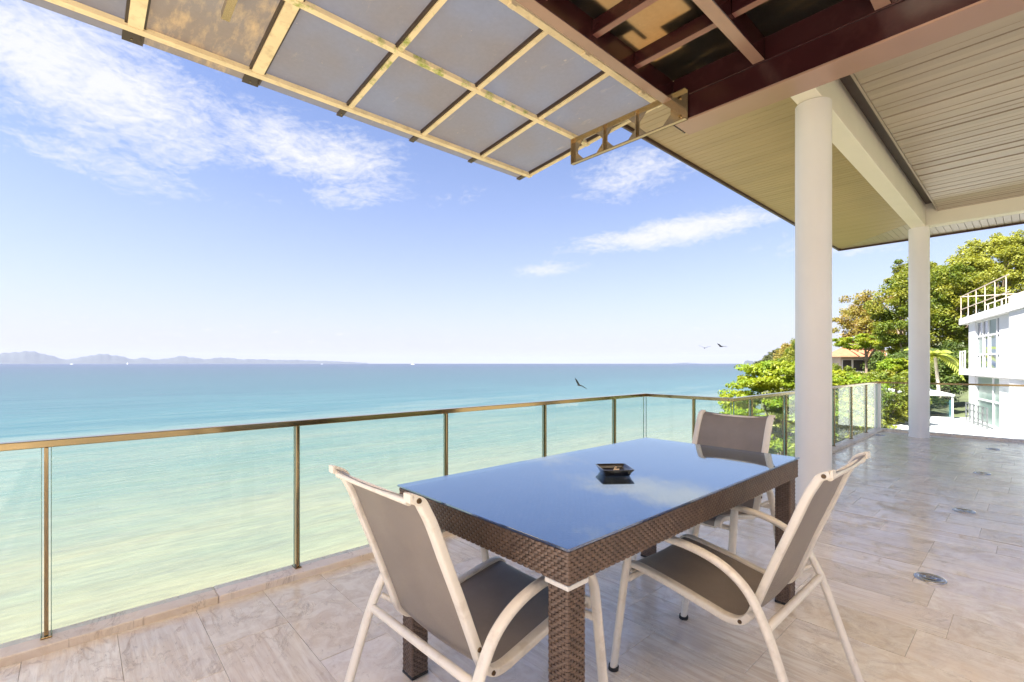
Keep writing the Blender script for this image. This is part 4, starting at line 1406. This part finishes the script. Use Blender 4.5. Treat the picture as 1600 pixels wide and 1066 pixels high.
tree_at(1515, 470, 72, 4.6, 7.0, 'leafy_tree', 'sunlit tree left of the white building roof rail', clumps=130, per=120, leaf=0.42, m=M['leaf_yellow'], trunk_r=0.4, clump_r=0.22, seed=24)
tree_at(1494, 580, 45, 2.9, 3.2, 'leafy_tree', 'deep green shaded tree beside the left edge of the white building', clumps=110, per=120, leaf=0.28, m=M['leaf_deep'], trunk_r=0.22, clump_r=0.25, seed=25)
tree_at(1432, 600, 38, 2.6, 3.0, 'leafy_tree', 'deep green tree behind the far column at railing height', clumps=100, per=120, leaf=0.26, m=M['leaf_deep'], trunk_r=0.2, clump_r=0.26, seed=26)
tree_at(1480, 588, 37, 0.95, 1.0, 'shrub', 'lime green shrub behind the palm trunk', clumps=36, per=110, leaf=0.2, m=M['leaf_almond'], trunk_r=0.07, clump_r=0.36, seed=27, cat='shrub')
tree_at(1378, 655, 30, 0.55, 0.6, 'shrub', 'small lime shrub at the tip of the white terrace slab', clumps=24, per=90, leaf=0.14, m=M['leaf_almond'], trunk_r=0.05, clump_r=0.4, seed=28, cat='shrub')
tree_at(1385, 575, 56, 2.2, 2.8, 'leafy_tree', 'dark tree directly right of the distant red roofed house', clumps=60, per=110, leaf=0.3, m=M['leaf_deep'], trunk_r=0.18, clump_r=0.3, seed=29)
tree_at(1680, 560, 40, 4.5, 6.0, 'leafy_tree', 'tall green tree added beyond the right end of the white building', clumps=120, per=90, leaf=0.36, m=M['leaf_green'], trunk_r=0.3, clump_r=0.26, seed=31)  # added out of frame to darken reflections in the railing glass
tree_at(1820, 570, 32, 4.0, 5.5, 'leafy_tree', 'broad green tree added farthest right past the white building', clumps=110, per=90, leaf=0.34, m=M['leaf_green'], trunk_r=0.3, clump_r=0.26, seed=32)  # second added tree, likewise there for the glass reflections
# the headland
HD = [(1196, 571, 210, 4.5, 3.6, 'far', 'low pale tree at the very tip of the headland'), (1207, 566, 190, 3.6, 4.6, 'far', 'pale green headland tree second from the tip'),
      (1217, 556, 175, 2.4, 3.0, 'far', 'thin feathery tree standing up from the headland ridge'), (1226, 566, 160, 4.2, 4.6, 'far', 'rounded pale tree halfway along the headland'),
      (1240, 558, 145, 4.6, 5.0, 'gold', 'golden headland tree beside the thick column'), (1254, 556, 130, 4.6, 5.6, 'green', 'green headland tree hidden mostly by the thick column'),
      (1308, 575, 110, 4.0, 4.2, 'green', 'green headland tree just right of the thick column'), (1230, 578, 120, 4.4, 3.2, 'green', 'green tree on the headland slope above the almond tree')]
for i, (px, py, d, rx, rz_, k_, lab) in enumerate(HD):
    tree_at(px, py, d, rx, rz_, 'headland_tree', lab, clumps=60, per=80, leaf=0.75 if d > 140 else 0.6, m=M['leaf_' + k_], trunk_r=0.3, clump_r=0.30, group='trees on the headland', seed=40 + i)


def palm(px, py, d, foot_px, foot_py, label):
    top, foot = at(px, py, d), at(foot_px, foot_py, d)
    t = empty('palm_tree', foot, 0, label, 'palm tree')
    c_ = top - foot
    path = catmull([(0, 0, -0.4), tuple(c_ * 0.45 + Vector((0.10, 0, 0))), tuple(c_)], 8)
    tk = MB()
    for i in range(len(path) - 1):
        tk.cone(path[i], path[i + 1], 0.13 - 0.045 * i / len(path), 0.13 - 0.045 * (i + 1) / len(path) + (0.006 if i % 2 else 0), 10, False)
    tk.build('trunk', M['palebark'], t)
    rg = np.random.default_rng(5)
    for i in range(15):
        a_ = 2 * math.pi * i / 15 + rg.uniform(-0.2, 0.2)
        up = rg.uniform(0.1, 1.1)
        fr = MB()
        L = rg.uniform(1.5, 2.0)
        pts = [Vector((math.cos(a_) * L * s_ * math.cos(up * 0.5), math.sin(a_) * L * s_ * math.cos(up * 0.5), L * (math.sin(up) * s_ - (0.55 + 0.35 * (1 - up)) * s_ * s_ * 1.25))) + c_ for s_ in np.linspace(0, 1, 9)]
        perp = Vector((-math.sin(a_), math.cos(a_), 0))
        for j in range(8):
            fr.cone(pts[j], pts[j + 1], 0.016, 0.014, 5, False)
            tn = (pts[j + 1] - pts[j]).normalized()
            for h_ in (0, 0.5):
                p0 = pts[j].lerp(pts[j + 1], h_)
                ll = 0.42 * math.sin(math.pi * min(0.95, (j + h_ + 1.2) / 9.5)) + 0.08
                for sg in (1, -1):
                    e = p0 + perp * sg * ll * 0.8 + tn * ll * 0.45 - Vector((0, 0, ll * 0.35))
                    wd = tn * 0.075
                    fr.add([p0 - wd, p0 + wd, e + wd * 0.2, e - wd * 0.2], [(0, 1, 2, 3)])
        fr.build('frond', M['leaf_palm'], t)


palm(1461, 556, 33, 1471, 656, 'slim palm tree with a pale trunk right of the far column')
palm(1334, 592, 42, 1336, 640, 'short palm tree in front of the distant red roofed house')

# ------------------------------------------------------------------ white building on the right
def wall_frame(o3, e1, nrm):
    """local box -> world for a building whose front runs along e1"""
    return Matrix(((e1.x, nrm.x, 0, o3.x), (e1.y, nrm.y, 0, o3.y), (0, 0, 1, o3.z), (0, 0, 0, 1)))


e1 = Vector((8.73, 2.31, 0)).normalized()
ang = math.atan2(e1.y, e1.x)
bl = empty('white_building', (31.97, 0.62, -2.1), ang, 'white modern house of two tall glazed storeys with a railed roof terrace', 'building')


def wput(b, name, m, par=None):
    return b.build(name, m, par or bl)


# local: s along the front (away), n outwards (towards the sea), z from the lower terrace
Z1, Z2 = 3.0, 6.1
D = -9.0
M['railbeige'] = mat('rail_beige', (0.42, 0.34, 0.27), 0.5)
M['downpipe'] = mat('downpipe_white', (0.50, 0.50, 0.51), 0.5)
wput(MB().box(-2.4, 9.0, D, 0.28, Z1 - 0.35, Z1, 0.01), 'floor_slab', M['white'])
wput(MB().box(-2.4, 9.0, D, 0.28, Z2 - 0.38, Z2, 0.01), 'roof_slab', M['white'])
for z0, z1 in ((-0.6, Z1 - 0.351), (Z1 + 0.001, Z2 - 0.381)):
    wput(MB().box(6.25, 7.6, -8, 0.10, z0, z1), 'wall', M['white'])
    wput(MB().box(0.76, 2.02, -0.35, 0.04, z0, z1), 'pier', M['white'])
    wput(MB().box(7.4, 7.6, -8, -8.2, z0, z1), 'wall', M['white'])
    wput(MB().box(-2.4, 6.248, -2.6, -2.4, z0, z1), 'wall', M['white'])


def window(s0, s1, z0, z1, cols, rows, mats, nn=-0.02):
    f = MB()
    t_ = 0.042
    W_, H_ = s1 - s0, z1 - z0
    xs = [s0 + W_ * c for c in cols]
    zs = [z0 + H_ * r_ for r_ in rows]
    for xx in xs:
        f.box(xx - t_, xx + t_, nn - 0.06, nn + 0.06, z0, z1)
    for zz in zs:
        for a, c in zip(xs[:-1], xs[1:]):
            f.box(a + t_ + 0.001, c - t_ - 0.001, nn - 0.05, nn + 0.05, max(z0, zz - t_), min(z1, zz + t_))
    fr = wput(f, 'window', M['whiteframe'])
    for i, (a, c) in enumerate(zip(xs[:-1], xs[1:])):
        for j, (e, g) in enumerate(zip(zs[:-1], zs[1:])):
            b = MB().box(a + t_ + 0.002, c - t_ - 0.002, nn - 0.012, nn + 0.0, e + t_ + 0.001, g - t_ - 0.001)
            b.build('pane', M[mats[(i + j * 2) % len(mats)]], fr)


window(2.03, 6.24, Z1 + 0.02, Z2 - 0.40, (0.01, 0.13, 0.47, 0.72, 0.99), (0.01, 0.30, 0.68, 0.99), ['curtain', 'paneblue', 'paneblue', 'pane', 'paneblue'])
window(0.02, 0.75, Z1 + 0.02, Z2 - 0.40, (0.04, 0.96), (0.01, 0.30, 0.68, 0.99), ['curtain', 'pane'])
window(2.03, 6.24, 0.02, Z1 - 0.36, (0.01, 0.28, 0.99), (0.01, 0.5, 0.99), ['curtain'])
window(0.02, 0.75, 0.02, Z1 - 0.36, (0.04, 0.96), (0.01, 0.4, 0.99), ['pane', 'curtain'])
wput(MB().box(-2.6, -0.01, -6, 0.2, -0.6, Z2 + 0.32, 0.01), 'front_block', M['white'])
# sills under the big windows
for z0 in (Z1 + 0.001, 0.001):
    wput(MB().box(2.04, 6.22, 0.045, 0.16, z0, z0 + 0.05), 'window_sill', M['downpipe'])
# rail on the lower storey
for s_ in np.linspace(2.1, 6.2, 6):
    wput(MB().box(s_ - 0.03, s_ + 0.03, 0.45, 0.51, 0.0, 1.05), 'railing_post', M['greyrail'])
for z_ in (0.35, 0.7, 1.051):
    wput(MB().box(2.07, 6.23, 0.456, 0.504, z_, z_ + 0.045), 'railing_bar', M['greyrail'])
for s_ in np.linspace(0.4, 8.9, 6):
    wput(MB().box(s_ - 0.02, s_ + 0.02, 0.18, 0.22, Z2 + 0.001, Z2 + 1.35), 'roof_post', M['railbeige'])
for z_ in (0.55, 1.351):
    wput(MB().box(0.0, 9.0, 0.185, 0.215, Z2 + z_, Z2 + z_ + 0.04), 'roof_rail', M['railbeige'])
wput(MB().box(8.93, 8.98, -7, 0.18, Z2 + 1.351, Z2 + 1.40), 'roof_rail', M['railbeige'])
for s_ in np.linspace(0.6, 8.2, 7):
    wput(MB().box(s_ - 0.03, s_ + 0.03, -0.9, -0.84, Z2 + 0.001, Z2 + 0.75), 'roof_post', M['palebark'])
g = MB().box(0.2, 8.6, -0.89, -0.85, Z2 + 0.751, Z2 + 0.80)
wput(g, 'roof_rail', M['palebark'])
for s_ in (7.8, 8.4, 8.95):
    wput(MB().box(s_ - 0.03, s_ + 0.03, 0.2, 0.25, Z1 + 0.001, Z1 + 1.05), 'balcony_post', M['whiteframe'])
wput(MB().box(7.7, 9.0, 0.205, 0.245, Z1 + 1.051, Z1 + 1.1), 'balcony_rail', M['whiteframe'])

ter = empty('white_terrace_slab', (33.4, 5.7, -2.2), 0, 'bright white flat terrace slab between the palm and the white building', 'terrace')
poly = [(33.4, 5.7), (40.6, 3.6), (41.4, 2.6), (31.2, -0.1), (29.6, 2.75)]
MB().prism([(a - 33.4, b - 5.7) for a, b in poly], -0.25, 0.06).build('slab', M['white'], ter)
MB().prism([(a * 0.985 + 0.35 - 33.4, b * 0.97 - 0.1 - 5.7) for a, b in poly], -4.0, -0.251).build('base_wall', M['white'], ter)
pav = empty('garden_pavilion', (41.5, 5.2, -2.3), ang, 'small white walled garden terrace with glass screens left of the white building', 'pavilion')
MB().box(-2.6, 5, -1.2, 1.3, -1.5, -0.25).build('base', M['white'], pav)
MB().box(-2.6, 5, 1.2, 1.3, -0.249, 0.35).build('wall', M['white'], pav)
MB().box(-2.6, -2.5, -1.2, 1.199, -0.249, 0.25).build('wall', M['white'], pav)
MB().box(-2.49, 4.9, -1.1, 1.19, -0.249, -0.2).build('sand_bed', M['sand'], pav)
MB().box(-2.6, 4.9, -1.15, -1.05, -0.19, 1.3).build('glass_screen', M['pane'], pav)
MB().box(-2.7, 5, -1.3, 1.4, 1.55, 1.65).build('roof', M['white'], pav)
for s_, n_ in ((-2.55, 1.25), (-2.55, -1.2), (1.2, 1.25), (4.9, 1.25)):
    MB().box(s_ - 0.05, s_ + 0.05, n_ - 0.05, n_ + 0.05, 0.351 if n_ > 0 else -0.2, 1.549).build('post', M['white'], pav)

# ------------------------------------------------------------------ distant red roofed house
hp = at(1345, 600, 58)
hs_ = empty('hillside_house', (hp.x, hp.y, hp.z), TH - R(90) - R(18), 'distant two storey house with red tiled roofs and dark openings under the golden tree', 'house')


def hput(b, name, m, par=None):
    return b.build(name, m, par or hs_)


hput(MB().box(-2.1, 1.0, 0, 4, -3.0, 3.3), 'wall', M['housewall'])
hput(MB().box(1.001, 3.4, -0.6, 3.4, -3.0, 3.0), 'white_block', M['white'])
hput(MB().box(-2.5, 1.0, -1.2, -0.001, 1.35, 1.5), 'balcony', M['housewall'])
for (a, c, z0, z1) in ((-1.9, -1.0, 1.6, 2.9), (-0.8, 0.6, 1.6, 2.9), (-1.7, -0.9, -0.2, 1.1), (-0.6, 0.7, -0.2, 1.1)):
    w_ = hput(MB().box(a - 0.08, c + 0.08, -0.06, -0.001, z0 - 0.08, z1 + 0.08), 'window', M['whiteframe'])
    hput(MB().box(a, c, -0.09, -0.061, z0, z1), 'pane', M['dark'], w_)
r_ = hput(MB().add([(-2.9, -1.5, 3.3), (1.6, -1.5, 3.3), (1.6, 4.8, 3.3), (-2.9, 4.8, 3.3), (-0.9, 1.3, 4.9), (-0.3, 1.3, 4.9)], [(0, 1, 5, 4), (1, 2, 5), (2, 3, 4, 5), (3, 0, 4), (3, 2, 1, 0)]), 'roof', M['terracotta'])
hput(MB().add([(1.3, 0.5, 3.0), (4.2, 0.5, 3.0), (4.2, 5.2, 3.0), (1.3, 5.2, 3.0), (2.3, 2.8, 4.4), (3.1, 2.8, 4.4)], [(0, 1, 5, 4), (1, 2, 5), (2, 3, 4, 5), (3, 0, 4), (3, 2, 1, 0)]), 'roof', M['terracotta'])
for s_ in np.linspace(1.05, 3.35, 6):
    hput(MB().box(s_ - 0.03, s_ + 0.03, -0.55, -0.49, 3.001, 3.7), 'railing_post', M['whiteframe'])
hput(MB().box(1.02, 3.38, -0.54, -0.50, 3.701, 3.76), 'railing', M['whiteframe'])
hput(MB().box(-4.6, -2.101, 0.6, 3.5, -3, 0.6), 'wing', M['housewall'])
hput(MB().add([(-5.0, 0.2, 0.6), (-1.9, 0.2, 0.6), (-1.9, 4.0, 0.6), (-5.0, 4.0, 0.6), (-3.9, 2, 1.9), (-3.2, 2, 1.9)], [(0, 1, 5, 4), (1, 2, 5), (2, 3, 4, 5), (3, 0, 4), (3, 2, 1, 0)]), 'roof', M['housewall'])
